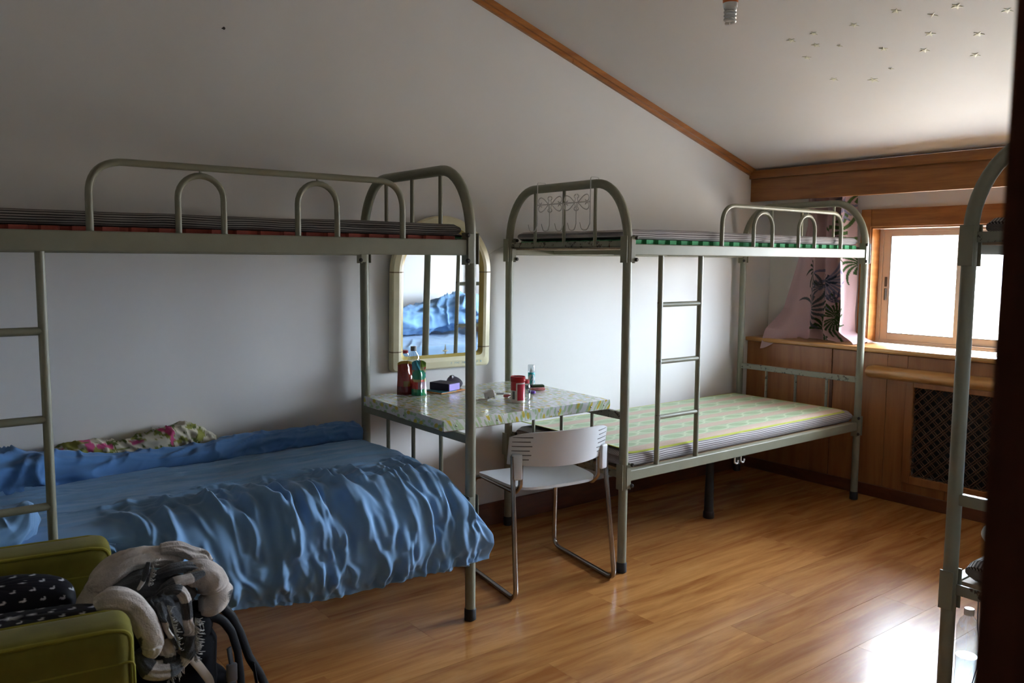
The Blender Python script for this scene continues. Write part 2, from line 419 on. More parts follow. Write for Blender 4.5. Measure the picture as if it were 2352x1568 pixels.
# window
w1 = tag(thing('window_1', None, None, (3.0, -1.46, .9)), 'sliding aluminium window in an orange wooden casing', None, None, 'structure')
obj('casing', box(2.948, 2.972, WY1, -.668, .902, 1.732, .004), M_trim, w1, smooth=False)
obj('casing', box(2.948, 2.972, WY0-.068, WY0, .902, 1.732, .004), M_trim, w1, smooth=False)
obj('casing', box(2.946, 2.972, WY0, WY1, WZ1, 1.732, .004), M_trimy, w1, smooth=False)
obj('reveal_board', box(2.955, 3.05, WY1-.008, WY1, .902, WZ1), M_trim, w1, smooth=False)
obj('reveal_board', box(2.955, 3.05, WY0, WY0+.008, .902, WZ1), M_trim, w1, smooth=False)
obj('reveal_board', box(2.955, 3.05, WY0, WY1, WZ1-.008, WZ1), M_trimy, w1, smooth=False)
fy0, fy1, fz0, fz1 = WY0+.009, WY1-.009, .902, WZ1-.009
obj('window_frame', join(box(3.045, 3.115, fy1-.024, fy1, fz0, fz1, .002), box(3.045, 3.115, fy0, fy0+.024, fz0, fz1, .002),
    box(3.046, 3.114, fy0+.0235, fy1-.0235, fz1-.018, fz1, .001), box(3.046, 3.114, fy0+.0235, fy1-.0235, fz0, fz0+.022, .001), box(3.036, 3.0455, fy0, fy1, fz0, fz0+.010, .001)), M_alu, w1, smooth=False)
def sash(ya, yb, x, handle=False):
    z0, z1 = fz0+.020, fz1-.014; s = .047
    o = obj('sash', join(box(x, x+.024, yb-s, yb, z0, z1, .002), box(x, x+.024, ya, ya+.030, z0, z1, .002), box(x+.001, x+.023, ya+.0295, yb-s+.0005, z1-.032, z1, .001), box(x+.001, x+.023, ya+.0295, yb-s+.0005, z0, z0+.045, .001)), M_alu, w1, smooth=False)
    obj('pane', box(x+.010, x+.014, ya+.028, yb-s+.002, z0+.043, z1-.030), M_pane, o, smooth=False)
    obj('gasket', join(box(x-.001, x+.002, yb-s-.003, yb-s+.001, z0+.045, z1-.032), box(x-.001, x+.002, ya+.028, yb-s, z0+.043, z0+.047)), M_alud, o, smooth=False)
    if handle: obj('latch', join(box(x-.012, x, yb-.032, yb-.020, 1.17, 1.245, .003), box(x-.006, x, yb-.032, yb-.018, 1.255, 1.315, .002)), M_alud, o)
sash(-1.245, fy1-.024, 3.052, True); sash(-1.72, -1.205, 3.084); sash(-2.20, -1.69, 3.052); sash(fy0+.024, -2.16, 3.084)

# ------------------------------------------------------------ bunk beds
PR = .0205
def arch_pts(x, ya, yb, ztop=1.752, zs=1.49, ry=.20):
    P = [(x, ya, .02), (x, ya, .8), (x, ya, zs-.1)]
    for k in range(0, 13):
        a = PI/2*k/12; P.append((x, ya+ry*(1-math.cos(a)), zs+(ztop-zs)*math.sin(a)))
    for k in range(12, -1, -1):
        a = PI/2*k/12; P.append((x, yb-ry*(1-math.cos(a)), zs+(ztop-zs)*math.sin(a)))
    return P+[(x, yb, zs-.1), (x, yb, .8), (x, yb, .02)]
def arch_z(y, ya, yb, ztop=1.752, zs=1.49, ry=.20):
    d = min(y-ya, yb-y)
    if d >= ry: return ztop
    c = 1-d/ry; return zs+(ztop-zs)*math.sqrt(max(0, 1-c*c))
def bunk_bed(label, x0, x1, yf, yb, lad, guard, hoops, rungs=(1.206, .948, .69), lowbar=.717, zu=1.4305, rail_h=.049, low_chip=False, group='metal bunk beds'):
    b = thing('bunk_bed', label, 'bed', ((x0+x1)/2, (yf+yb)/2, 0), 0, group)
    yc = (yf+yb)/2; sp = (yc-.215, yc, yc+.215)
    for x, s in ((x0, 1), (x1, -1)):
        ef = obj('end_frame', tube(arch_pts(x, yf, yb), PR, 14), M_metal, b)
        for yy in (yf, yb):
            obj('foot_cap', lathe([(.019, 0), (.0235, .003), (.0235, .044), (.0205, .048)], (x, yy, 0), 16), M_black, b)
            for z in (zu-.02, zu+.075, .40, .495):
                g = xf(lathe([(.009, 0), (.009, .006), (.005, .011)], (0, 0, 0), 10), Matrix.Translation((x+s*.030, yy-.0225, z)) @ Matrix.Rotation(PI/2, 4, 'X'))
                obj('bolt', g, M_bolt, ef)
        for yy in sp:
            obj('spindle', tube([(x, yy, zu+.045), (x, yy, arch_z(yy, yf, yb)-.004)], .0085, 10), M_metal, b)
            obj('spindle', tube([(x, yy, .455), (x, yy, lowbar)], .0085, 10), M_chip if low_chip and x == x1 else M_metal, b)
        chip = M_chip
        obj('end_rail', join(box(x-.004, x+.004, yf+.012, yb-.012, zu+.034, zu+.064, .001), box(x-.004, x+.03*s if s > 0 else x+.004, yf+.02, yb-.02, zu+.034, zu+.038) if s > 0 else box(x-.03, x+.004, yf+.02, yb-.02, zu+.034, zu+.038)), M_chip, b, smooth=False)
        obj('end_rail', box(x-.012, x+.012, yf+.012, yb-.012, lowbar-.017, lowbar+.017, .003), M_chip if low_chip else M_metal, b, smooth=False)
        obj('end_rail', box(x-.004, x+.004, yf+.012, yb-.012, .43, .462, .001), M_chip, b, smooth=False)
        for yy in (yf, yb):
            for z in (zu+.025, .443):
                obj('bracket', join(box(x+s*.024-.003, x+s*.024+.003, yy-.022, yy+.022, z-.060, z+.060, .001), box(min(x+s*.0, x+s*.027), max(x+s*.0, x+s*.027), yy-.0225, yy-.0195, z-.055, z+.055, .001), box(x-s*.0235-.002, x-s*.0235+.002, yy-.020, yy+.020, z-.058, z+.058, .001)), M_metal, b, smooth=False)
    for yy, q in ((yf, 1), (yb, -1)):
        y_out = yy-q*.017; y_in = yy+q*.017
        for z, h in ((zu, rail_h), (.4196, .0484)):
            obj('side_rail', box(x0+.028, x1-.028, min(y_out, y_in), max(y_out, y_in), z, z+h, .004), M_metal, b, smooth=False)
    for z in (zu+rail_h-.022, .446):
        obj('bed_board', box(x0+.03, x1-.03, yf+.02, yb-.02, z, z+.018), M_board, b, smooth=False)
        for k in range(4):
            xx = x0+.3+k*(x1-x0-.6)/3
            obj('crossbar', box(xx-.015, xx+.015, yf+.018, yb-.018, z-.022, z, .002), M_metal, b, smooth=False)
    # guard rail: long hoop with two little arches
    zt = zu+rail_h
    g0, g1 = guard; r = .0105
    obj('guard_rail', tube(fillet([(g0, yf, zt-.005), (g0, yf, 1.676), (g1, yf, 1.676), (g1, yf, zt-.005)], .105, 10), r, 12), M_metal, b)
    for h0, h1 in hoops:
        R_ = (h1-h0)/2; c = (h0+h1)/2; zc = 1.652-R_
        P = [(h0, yf, zt-.005), (h0, yf, (zt+zc)/2)]+[(c-R_*math.cos(PI*k/14), yf, zc+R_*math.sin(PI*k/14)) for k in range(15)]+[(h1, yf, (zt+zc)/2), (h1, yf, zt-.005)]
        ho = obj('guard_hoop', tube(P, .0095, 12), M_metal, b)
        obj('peg', tube([(c, yf, 1.656), (c, yf, 1.670)], .004, 8), M_metal, ho)
    l0, l1 = lad
    for lx in lad: obj('ladder_upright', tube([(lx, yf, .462), (lx, yf, zu+.004)], .0125, 12), M_metal, b)
    for z in rungs:
        rg = obj('ladder_rung', tube([(l0, yf, z), (l1, yf, z)], .0115, 12), M_metal, b)
        if low_chip:
            for lx, q in ((l0, 1), (l1, -1)): obj('chip_mark', tube([(lx+q*.0, yf, z-.014), (lx, yf, z+.013)], .0130, 12), M_chip, rg)
    return b
bedA = bunk_bed('grey-green metal bunk bed under the blue duvet, at the left', -2.146, -.196, -.906, -.06, (-1.900, -1.626), (-1.498, -.490), ((-1.257, -1.121), (-.881, -.742)), (1.204, .959, .713), zu=1.4217, rail_h=.058)
bedB = bunk_bed('grey-green metal bunk bed with woven mat, standing below the curtain', .64, 2.59, -.906, -.06, (.856, 1.132), (1.283, 2.327), ((1.532, 1.689), (1.92, 2.07)), (1.207, .945, .687), low_chip=True)
# the third bunk bed stands against the near wall: its open side also faces the middle of the room, so it is the same bed turned round
def turned_bed():
    """bed built at the origin side and turned by half a turn: front side at the larger y"""
    L = 1.95; w = .846
    b = bunk_bed('grey-green metal bunk bed half hidden by the dark door frame', -L/2, L/2, -w/2, w/2, (.30, .575), (-.842, .202), ((-.585, -.428), (-.197, -.047)), (1.207, .945, .687))
    b.location = (.495+L/2, -2.402-w/2, 0); b.rotation_euler = (0, 0, PI); FR[b.name] = Matrix.Translation(b.location) @ Matrix.Rotation(PI, 4, 'Z')
    return b
bedC = turned_bed()

# ------------------------------------------------------------ mattresses and foam mats
def mattress(name, label, x0, x1, y0, y1, z0, z1, mat, sag=.004, seed=0, group=None, rr=.022):
    nx, h = 90, z1-z0
    sec = []
    def arc(cy, cz, a0, a1, n=6):
        return [(cy+rr*math.cos(a0+(a1-a0)*k/n), cz+rr*math.sin(a0+(a1-a0)*k/n)) for k in range(n+1)]
    sec += arc(y0+rr, z0+rr, 1.5*PI, PI)[0:]; sec += arc(y0+rr, z1-rr, PI, .5*PI)
    n = 26; sec += [(y0+rr+(y1-y0-2*rr)*k/n, z1) for k in range(1, n)]
    sec += arc(y1-rr, z1-rr, .5*PI, 0); sec += arc(y1-rr, z0+rr, 0, -.5*PI)
    V, UV = [], []; m = len(sec)
    for i in range(nx):
        t = i/(nx-1); x = x0+(x1-x0)*t
        e_ = min(t, 1-t)*(x1-x0); sh = math.sqrt(max(0, 1-(1-min(1, e_/.03))**2)) if e_ < .03 else 1.0
        s = 0
        for j, (yy, zz) in enumerate(sec):
            if j: s += math.hypot(yy-sec[j-1][0], zz-sec[j-1][1])
            zc = (z0+z1)/2
            z_ = zc+(zz-zc)*(.55+.45*sh)
            if zz > zc: z_ += sag*1.6*(float(fbm(x*3.1, yy*3.7, seed))-.45)
            o = .006*(float(vnoise(x*5, zz*12, seed+5))-.5) if (yy < y0+.03 or yy > y1-.03) else 0
            V.append((x, yy+(o if yy < (y0+y1)/2 else -o), max(z_, z0))); UV.append((x, s))
    F = gfaces(nx, m); F.append(tuple(range(m-1, -1, -1))); F.append(tuple((nx-1)*m+j for j in range(m)))
    # close the underside
    for i in range(nx-1): F.append((i*m, i*m+m-1, (i+1)*m+m-1, (i+1)*m))
    o = obj(name, (V, F), mat, uv=UV, sharp=0, loc=((x0+x1)/2, (y0+y1)/2, z0))
    return tag(o, label, 'mattress', group)
def foam_mat(label, x0, x1, y0, y1, z0, z1, mat):
    per, d = .076, .016; poly = []
    def teeth(a, b_, horiz, fixed, out):
        n = int(abs(b_-a)/per); st = (b_-a)/n
        for k in range(n):
            for q, o in ((0, 0), (.2, 0), (.26, 1), (.82, 1), (.88, 0)):
                t = a+st*(k+q); f = fixed+out*o*d
                poly.append((t, f) if horiz else (f, t))
    teeth(x0, x1, True, y0, -1); teeth(y0, y1, False, x1, 1); teeth(x1, x0, True, y1, 1); teeth(y1, y0, False, x0, -1)
    return tag(obj('foam_mat', prism(poly, 'z', z0, z1), mat, smooth=False), label, 'mat')
foam_mat('red toothed foam mat under the left upper mattress', -2.10, -.245, -.868, -.10, 1.4765, 1.493, M_red)
mattress('mattress', 'thin dark striped mattress on the left upper bunk', -2.11, -.222, -.882, -.085, 1.495, 1.538, M_tickA, .006, 1)
foam_mat('green toothed foam mat under the upper mattress beside the window', .685, 2.545, -.868, -.10, 1.4765, 1.500, M_green)
mattress('mattress', 'thin grey striped mattress on the upper bunk beside the window', .672, 2.55, -.882, -.085, 1.502, 1.546, M_tickB, .008, 2)
mattress('mattress', 'grey striped mattress under the woven green and pink mat', .672, 2.565, -.890, -.085, .466, .534, M_tickB, .004, 3, rr=.03)
mattress('mattress', 'striped mattress on the lower left bunk, hidden beneath the blue duvet', -2.11, -.235, -.885, -.085, .466, .534, M_tickA, .004, 4, rr=.03)
mattress('mattress', 'dark striped mattress on the upper bunk beside the door frame', .53, 2.41, -3.22, -2.43, 1.480, 1.535, M_tickA, .006, 5)
mattress('mattress', 'dark striped mattress on the lower bunk beside the door frame', .53, 2.41, -3.22, -2.43, .466, .530, M_tickA, .004, 6, rr=.028)

# woven summer mat with pink and green bands
def matmat():
    m, t, b = newmat('woven_pink_green_straw'); v = coords(t, kind='UV'); s = sepxyz(t, v)
    band = math_(t, 'FRACT', math_(t, 'DIVIDE', s[1], .158))
    wv = noise(t, coords(t, (6, 90, 1)), 3, 4, .7)
    pink = ramp(t, wv, ((.3, (.50, .36, .28)), (.7, (.60, .47, .39))))
    green = ramp(t, wv, ((.3, (.33, .44, .27)), (.7, (.52, .60, .43))))
    k = ramp(t, band, ((.0, 0), (.34, 0), (.40, 1), (.94, 1), (1.0, 0)))
    c = mixc(t, k, pink, green)
    # pale leaf medallions down the middle of each green band
    cx = math_(t, 'SUBTRACT', math_(t, 'FRACT', math_(t, 'DIVIDE', s[0], .17)), .5)
    cy = math_(t, 'MULTIPLY', math_(t, 'SUBTRACT', band, .67), 1.0)
    rr_ = math_(t, 'SQRT', math_(t, 'ADD', math_(t, 'MULTIPLY', cx, cx), math_(t, 'MULTIPLY', math_(t, 'MULTIPLY', cy, cy), 3.6)))
    dk = ramp(t, rr_, ((.34, 1), (.40, 0)))
    c = mixc(t, math_(t, 'MULTIPLY', dk, .40), c, (.24, .37, .17))
    ringm = ramp(t, rr_, ((.40, 0), (.43, 1), (.47, 1), (.50, 0)))
    c = mixc(t, math_(t, 'MULTIPLY', math_(t, 'MULTIPLY', ringm, k), .5), c, (.68, .74, .55))
    # yellow-green binding
    ex = math_(t, 'MINIMUM', math_(t, 'MINIMUM', s[0], math_(t, 'SUBTRACT', 1.80, s[0])), math_(t, 'MINIMUM', s[1], math_(t, 'SUBTRACT', .79, s[1])))
    c = mixc(t, ramp(t, math_(t, 'MULTIPLY', ex, 40), ((.36, 1), (.42, 0))), c, (.42, .46, .06))
    t.links.new(c, b.inputs['Base Color']); setp(b, rough=.5, spec=.4)
    bump(t, b, noise(t, coords(t, (10, 220, 1)), 3, 2), .25, .002); return m
def woven_mat():
    nu, nv = 60, 30; x0, x1, y0, y1 = .70, 2.50, -.878, -.088; V, UV = [], []
    for lay in (0, 1):
        for i in range(nu):
            for j in range(nv):
                x = x0+(x1-x0)*i/(nu-1); yy = y0+(y1-y0)*j/(nv-1)
                z = .5385+.002*float(vnoise(x*3, yy*3, 9)) + .016*max(0, 1-(x-x0)/.10)**2*(.4+.6*smooth(y0, y0+.5, yy)) - .012*max(0, 1-(yy-y0)/.03)
                V.append((x, yy, float(z)+(.0035 if lay else 0))); UV.append((x-x0, yy-y0))
    n = nu*nv; F = [tuple(reversed(q)) for q in gfaces(nu, nv)]+[tuple(i+n for i in q) for q in gfaces(nu, nv)]
    F = [tuple(reversed(q)) for q in gfaces(nu, nv)]; F = gfaces(nu, nv); F = [q[::-1] for q in F]+[tuple(i+n for i in q) for q in gfaces(nu, nv)]
    per = [i*nv for i in range(nu)]+[(nu-1)*nv+j for j in range(1, nv)]+[i*nv+nv-1 for i in range(nu-2, -1, -1)]+[j for j in range(nv-2, 0, -1)]
    for a, bq in zip(per, per[1:]+per[:1]): F.append((a, bq, bq+n, a+n))
    return V, F, UV
wv = woven_mat()
tag(obj('woven_mat', wv, matmat(), uv=wv[2], sharp=50), 'green and pink woven sleeping mat on the lower bunk', 'mat')

# ------------------------------------------------------------ blue duvet on the left lower bunk
def duvet():
    nu, ns = 640, 260
    u = np.linspace(0, 1, nu)[:, None]; s = np.linspace(0, 1, ns)[None, :]
    x = -2.10+u*(1.87)+0*s
    # profile across: wall side -> top -> shoulder -> drop; drop grows to the right of the ladder
    drop = smooth(-1.52, -1.30, x)
    # arclength pieces
    yw = -.10
    Ltop = .66; Lsh = .20; Ldrop = .22
    L = s*(Ltop+Lsh+Ldrop)
    crown = .598+.018*np.sin(np.clip((L/Ltop), 0, 1)*PI)
    a = np.clip((L-Ltop)/Lsh, 0, 1)*PI/2
    Ry = .205; Rz = .16
    y_t = yw-np.clip(L, 0, Ltop)
    y = y_t-Ry*np.sin(a)
    z = crown-Rz*(1-np.cos(a))
    d = np.clip(L-Ltop-Lsh, 0, None)
    z = z-d*.86
    y = y+.02*smooth(.10, .22, d)-.012*np.sin(np.clip(d/.2, 0, 1)*PI)
    # left of the ladder the cloth stops behind the uprights
    yb_, zb_ = np.maximum(y, -.865), np.where(L > Ltop+.10, .545+.03*np.sin(L*30+x*14), z)
    zb_ = np.minimum(zb_, z+.12)
    y = y*drop+yb_*(1-drop); z = z*drop+zb_*(1-drop)
    # lower hem rises towards the left, sags near the foot post
    hem = smooth(Ltop+Lsh, Ltop+Lsh+Ldrop, L)
    z = z+drop*hem*(.055*(1-smooth(-1.25, -.75, x)))
    # foot end: the top rounds over and the hanging part bulges round the post
    e_ = np.clip((x+.23+.10)/.10, 0, 1)
    z = z-(.055*e_**2)*(1-hem)
    flap = smooth(Ltop+.09, Ltop+Lsh+.05, L)
    x = x+flap*.088*smooth(-.75, -.23, x)
    y = y+(flap*-.012)*smooth(-.5, -.25, x)
    # wrinkles: many single creases, each a curved soft ridge in cloth coordinates
    rg = np.random.default_rng(12); hgt = np.zeros_like(x)
    xs, Ls = x[:, 0], L[0]
    def crease(x0, L0, ang_, ln, w, amp, bend, skew):
        ca, sa = math.cos(ang_), math.sin(ang_)
        i0 = np.searchsorted(xs, x0-ln-.05), np.searchsorted(xs, x0+ln+.05); X = x[i0[0]:i0[1]]; LL = L[i0[0]:i0[1]] if L.shape[0] > 1 else np.broadcast_to(L, X.shape)
        if X.shape[0] < 2: return
        t = ((X-x0)*ca+(LL-L0)*sa)/ln; d_ = -(X-x0)*sa+(LL-L0)*ca+bend*ln*(t*t-.25)+.006*np.sin(t*9+x0*40)
        env = np.clip(1-np.abs(2*t)**2.2, 0, 1); ww = w*(.7+.6*env)
        q = d_/ww; pr = np.exp(-np.where(q > 0, q*q*(1+skew), q*q/(1+skew)))-.45*np.exp(-((q+1.7)/1.1)**2)
        hgt[i0[0]:i0[1]] += amp*env*pr
    R_ = rg.uniform
    for k in range(190):      # front drop: near-vertical folds
        x0 = R_(-1.45, -.20); ln = R_(.10, .30)
        crease(x0, R_(Ltop-.06, Ltop+Lsh+Ldrop), PI/2+R_(-.45, .25), ln, R_(.008, .020), R_(.005, .015), R_(-.2, .2), R_(0, 1.2))
    for k in range(70):       # puckers gathered at the hem
        crease(R_(-1.40, -.18), Ltop+Lsh+Ldrop-R_(0, .04), PI/2+R_(-.35, .35), R_(.06, .13), R_(.006, .011), R_(.004, .009), 0, .5)
    for k in range(16):       # broad soft billows on the drop
        crease(R_(-1.4, -.25), R_(Ltop, Ltop+.3), PI/2+R_(-.4, .3), R_(.25, .42), R_(.03, .05), R_(.008, .018), R_(-.2, .2), .3)
    for k in range(110):      # top: long low ridges along the bed
        crease(R_(-2.0, -.35), R_(.12, Ltop+.02), R_(-.10, .12), R_(.18, .75), R_(.006, .013), R_(.003, .0085), R_(-.06, .06), R_(0, 1))
    for k in range(34):       # top: short slanting ones near the shoulder
        crease(R_(-1.5, -.25), R_(Ltop-.18, Ltop+.06), R_(.3, 1.2), R_(.08, .20), R_(.007, .013), R_(.003, .008), R_(-.2, .2), .6)
    hgt = hgt+.016*(fbm(x*4, L*5, 41)-.45)
    front = smooth(Ltop-.16, Ltop+.10, L)*drop
    hgt = np.where(L > Ltop-.1, hgt*(.25+.75*np.maximum(drop, .35)), hgt)
    hgt = hgt*(1-.5*smooth(.95, 1, u))
    P = np.stack([x, y, z], -1)
    du = np.gradient(P, axis=0); ds = np.gradient(P, axis=1); n = np.cross(du, ds); n /= np.linalg.norm(n, axis=-1, keepdims=True)+1e-9
    if n[nu//2, 10, 2] < 0: n = -n
    Pt = P+n*hgt[..., None]
    # inner layer for thickness (a filled quilt), never below the mattress top
    th = .030*(1-.75*smooth(.90, 1, s))*(1-.7*smooth(.975, 1, u))
    Pi = P-n*th[..., None]
    Pi[..., 2] = np.where((L < Ltop+.02), np.maximum(Pi[..., 2], .5375), Pi[..., 2])
    Pt[..., 2] = np.where((L < Ltop+.02), np.maximum(Pt[..., 2], .5400), Pt[..., 2])
    V = np.concatenate([Pt.reshape(-1, 3), Pi.reshape(-1, 3)]); N = nu*ns
    fa = np.array(gfaces(nu, ns)); 
    F = [tuple(q) for q in fa[:, ::-1].tolist()]+[tuple(q) for q in (fa+N).tolist()]
    per = [i*ns for i in range(nu)]+[(nu-1)*ns+j for j in range(1, ns)]+[i*ns+ns-1 for i in range(nu-2, -1, -1)]+[j for j in range(ns-2, 0, -1)]
    for a_, b_ in zip(per, per[1:]+per[:1]): F.append((a_, b_, b_+N, a_+N))
    return V.tolist(), F
dv = thing('duvet', 'blue cotton duvet spread over the left lower bunk', 'duvet', (-1.1, -.5, .54))
obj('quilt', duvet(), M_blue, dv, sharp=0)
def lumpy_roll(path, radii, seed, n=160, seg=40, amp=.2, flat=1.0, fold=22, zmin=None, longi=0.0, nl=4):
    """thick soft roll along a path with cross folds"""
    P = [Vector(p) for p in path]; k = len(P)-1; V = []
    cs = []
    for i in range(n):
        t = i/(n-1)*k; a = min(int(t), k-1); q = t-a
        p0, p1, p2, p3 = P[max(a-1, 0)], P[a], P[a+1], P[min(a+2, k)]
        c = .5*((2*p1)+(p2-p0)*q+(2*p0-5*p1+4*p2-p3)*q*q+(3*p1-p0-3*p2+p3)*q**3)
        r_ = radii[a]*(1-q)+radii[a+1]*q; cs.append((c, r_))
    L = 0; 
    for i in range(n):
        T = (cs[min(i+1, n-1)][0]-cs[max(i-1, 0)][0]).normalized(); nn = (Vector((0, 0, 1))-T*T.z).normalized(); bn = T.cross(nn)
        if i: L += (cs[i][0]-cs[i-1][0]).length
        e_ = min(i, n-1-i)/(n-1); cap = math.sqrt(min(1, e_/.03)) if e_ < .03 else 1
        for j in range(seg):
            a = 2*PI*j/seg; th = j/seg
            w = .6*float(ridge(L*fold*.4+math.sin(a*2+seed)*.8, math.cos(a)*1.2+seed, seed))**2+.4*float(ridge(L*fold+math.sin(a+seed)*1.2, math.sin(a)*1.5, seed+3))**2
            if longi: w += longi/amp*(float(ridge(nl*math.cos(a)*.8+2.0*math.sin(L*9+seed)*.35+seed*1.7, nl*math.sin(a)*.8+L*3.1, seed+7))**2-.4)
            r_ = cs[i][1]*cap*(1+amp*(w-.5))
            p = cs[i][0]+(nn*math.cos(a)*flat+bn*math.sin(a))*r_
            if zmin is not None: p.z = max(p.z, zmin)
            V.append(tuple(p))
    F = gfaces(n, seg, True); F.append(tuple(range(seg-1, -1, -1))); F.append(tuple((n-1)*seg+j for j in range(seg)))
    return V, F
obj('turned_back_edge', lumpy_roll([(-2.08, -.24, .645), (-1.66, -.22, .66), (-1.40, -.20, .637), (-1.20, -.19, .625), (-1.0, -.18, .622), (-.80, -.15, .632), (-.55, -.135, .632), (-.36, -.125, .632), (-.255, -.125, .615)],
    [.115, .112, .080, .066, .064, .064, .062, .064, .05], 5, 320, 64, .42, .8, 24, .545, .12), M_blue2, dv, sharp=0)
def pillow_corner():
    P = []
    return lumpy_roll([(-1.98, -.70, .60), (-1.82, -.74, .615), (-1.70, -.76, .63), (-1.665, -.765, .70)], [.09, .10, .075, .012], 9, 120, 48, .4, .8, 18, .55, .15)
obj('crumpled_corner', pillow_corner(), M_blue, dv, sharp=0)
# floral sheet bunched at the wall behind the duvet
def floral():
    g = lumpy_roll([(-1.50, -.065, .655), (-1.38, -.062, .676), (-1.27, -.06, .655), (-1.14, -.06, .675), (-1.05, -.06, .690), (-.97, -.06, .678), (-.90, -.065, .64)], [.035, .05, .05, .05, .052, .05, .035], 21, 170, 40, .55, 1.0, 30, .545)
    V = np.array(g[0]); V[:, 1] = np.minimum(V[:, 1], -.006); x, z = V[:, 0], V[:, 2]+V[:, 1]*.6
    c = np.tile([.62, .58, .46], (len(V), 1))
    gr = (fbm(x*26, z*34, 3) > .50)[:, None]; c = np.where(gr, [.26, .27, .05], c)
    gr = (fbm(x*50, z*60, 9) > .58)[:, None]; c = np.where(gr, [.10, .14, .02], c)
    pk = (fbm(x*19+7, z*22, 5) > .60)[:, None]; c = np.where(pk, [.55, .07, .20], c)
    return (V.tolist(), g[1]), c
fg, fc = floral()
tag(obj('floral_sheet', fg, vcol('floral_cotton', .8), sharp=0, col=fc), 'cream floral sheet bunched up between duvet and wall', 'sheet')
# blue bedding on the lower bunk by the door frame, seen in the mirror
dc = thing('duvet', 'blue bedding heaped on the lower bunk, seen in the wall mirror', 'duvet', (1.7, -2.8, .53))
def flat_quilt():
    nu, nv = 150, 90
    X, Y = np.meshgrid(np.linspace(1.05, 2.40, nu), np.linspace(-3.21, -2.375, nv), indexing='ij')
    z = .545+.02*fbm(X*5, Y*5, 2)+.012*ridge(X*9+Y*6, Y*2, 3)**2; z = np.where(Y > -2.42, z-.10*smooth(-2.42, -2.375, Y), z)
    e_ = np.minimum(X-1.05, 2.40-X); z = z-.01*(1-smooth(0, .05, e_))
    A = np.stack([X, Y, z], -1).reshape(-1, 3); Bq = A.copy(); Bq[:, 2] = np.minimum(A[:, 2]-.008, A[:, 2]-.008)
    n = nu*nv; fa = np.array(gfaces(nu, nv)); F = fa.tolist()+(fa[:, ::-1]+n).tolist()
    per = [i*nv for i in range(nu)]+[(nu-1)*nv+j for j in range(1, nv)]+[i*nv+nv-1 for i in range(nu-2, -1, -1)]+[j for j in range(nv-2, 0, -1)]
    for a_, b_ in zip(per, per[1:]+per[:1]): F.append((a_, a_+n, b_+n, b_))
    return np.concatenate([A, Bq]).tolist(), F
obj('sheet', flat_quilt(), fabric('pale_blue_sheet', (.24, .38, .55), .8), dc, sharp=0)
obj('quilt', lumpy_roll([(1.10, -3.02, .66), (1.5, -2.98, .68), (1.9, -3.0, .73), (2.2, -2.96, .78), (2.38, -2.95, .74)], [.10, .14, .16, .19, .13], 41, 200, 60, .45, .85, 12, .565, .2), M_blue, dc, sharp=0)

# ------------------------------------------------------------ table laid across the two bed ends
TC = [(-.249, -.804), (.637, -.808), (.668, -.086), (-.212, -.086)]
def quad_slab(c, z0, z1): return prism(c, 'z', z0, z1)
tag(obj('table', quad_slab(TC, .7345, .776), wood('table_plywood', (.16, .09, .05), (.28, .17, .10), (2, 10, 10), .6), smooth=False), 'plywood table board laid across the ends of two bunk beds', 'table')
def oilmat():
    m, t, b = newmat('leaf_print_oilcloth'); uv = coords(t, kind='UV')
    def spots(scale, sx_, sy_, off, thr, rot):
        mp = t.nodes.new('ShaderNodeMapping'); mp.inputs['Scale'].default_value = (sx_, sy_, 1); mp.inputs['Location'].default_value = (off, off*1.7, 0); mp.inputs['Rotation'].default_value = (0, 0, rot)
        t.links.new(uv, mp.inputs[0]); v = t.nodes.new('ShaderNodeTexVoronoi'); v.voronoi_dimensions = '2D'; v.inputs['Scale'].default_value = scale; v.inputs['Randomness'].default_value = .75
        t.links.new(mp.outputs[0], v.inputs['Vector']); return ramp(t, v.outputs['Distance'], ((thr, 1), (thr+.06, 0)))
    base = (.70, .70, .66)
    w = t.nodes.new('ShaderNodeTexWave'); w.inputs['Scale'].default_value = 5; w.inputs['Distortion'].default_value = 5; w.inputs['Detail'].default_value = 1
    t.links.new(uv, w.inputs['Vector'])
    c = mixc(t, math_(t, 'MULTIPLY', ramp(t, w.outputs['Fac'], ((.95, 0), (.99, 1))), .7), base, (.40, .52, .26))
    c = mixc(t, math_(t, 'MULTIPLY', spots(24, 1.7, .8, .3, .22, .5), .75), c, (.40, .56, .25))
    c = mixc(t, math_(t, 'MULTIPLY', spots(21, 1.8, .8, 2.1, .20, -.3), .75), c, (.34, .50, .22))
    c = mixc(t, spots(15, 1.5, .8, 4.7, .15, .1), c, (.62, .50, .08))
    t.links.new(c, b.inputs['Base Color']); setp(b, rough=.12, spec=.5, coat=.3, coatr=.05)
    wr = noise(t, coords(t, (5, 16, 1), rot=(0, 0, .5)), 3.5, 3, .5, .8)
    bump(t, b, wr, .35, .006); return m
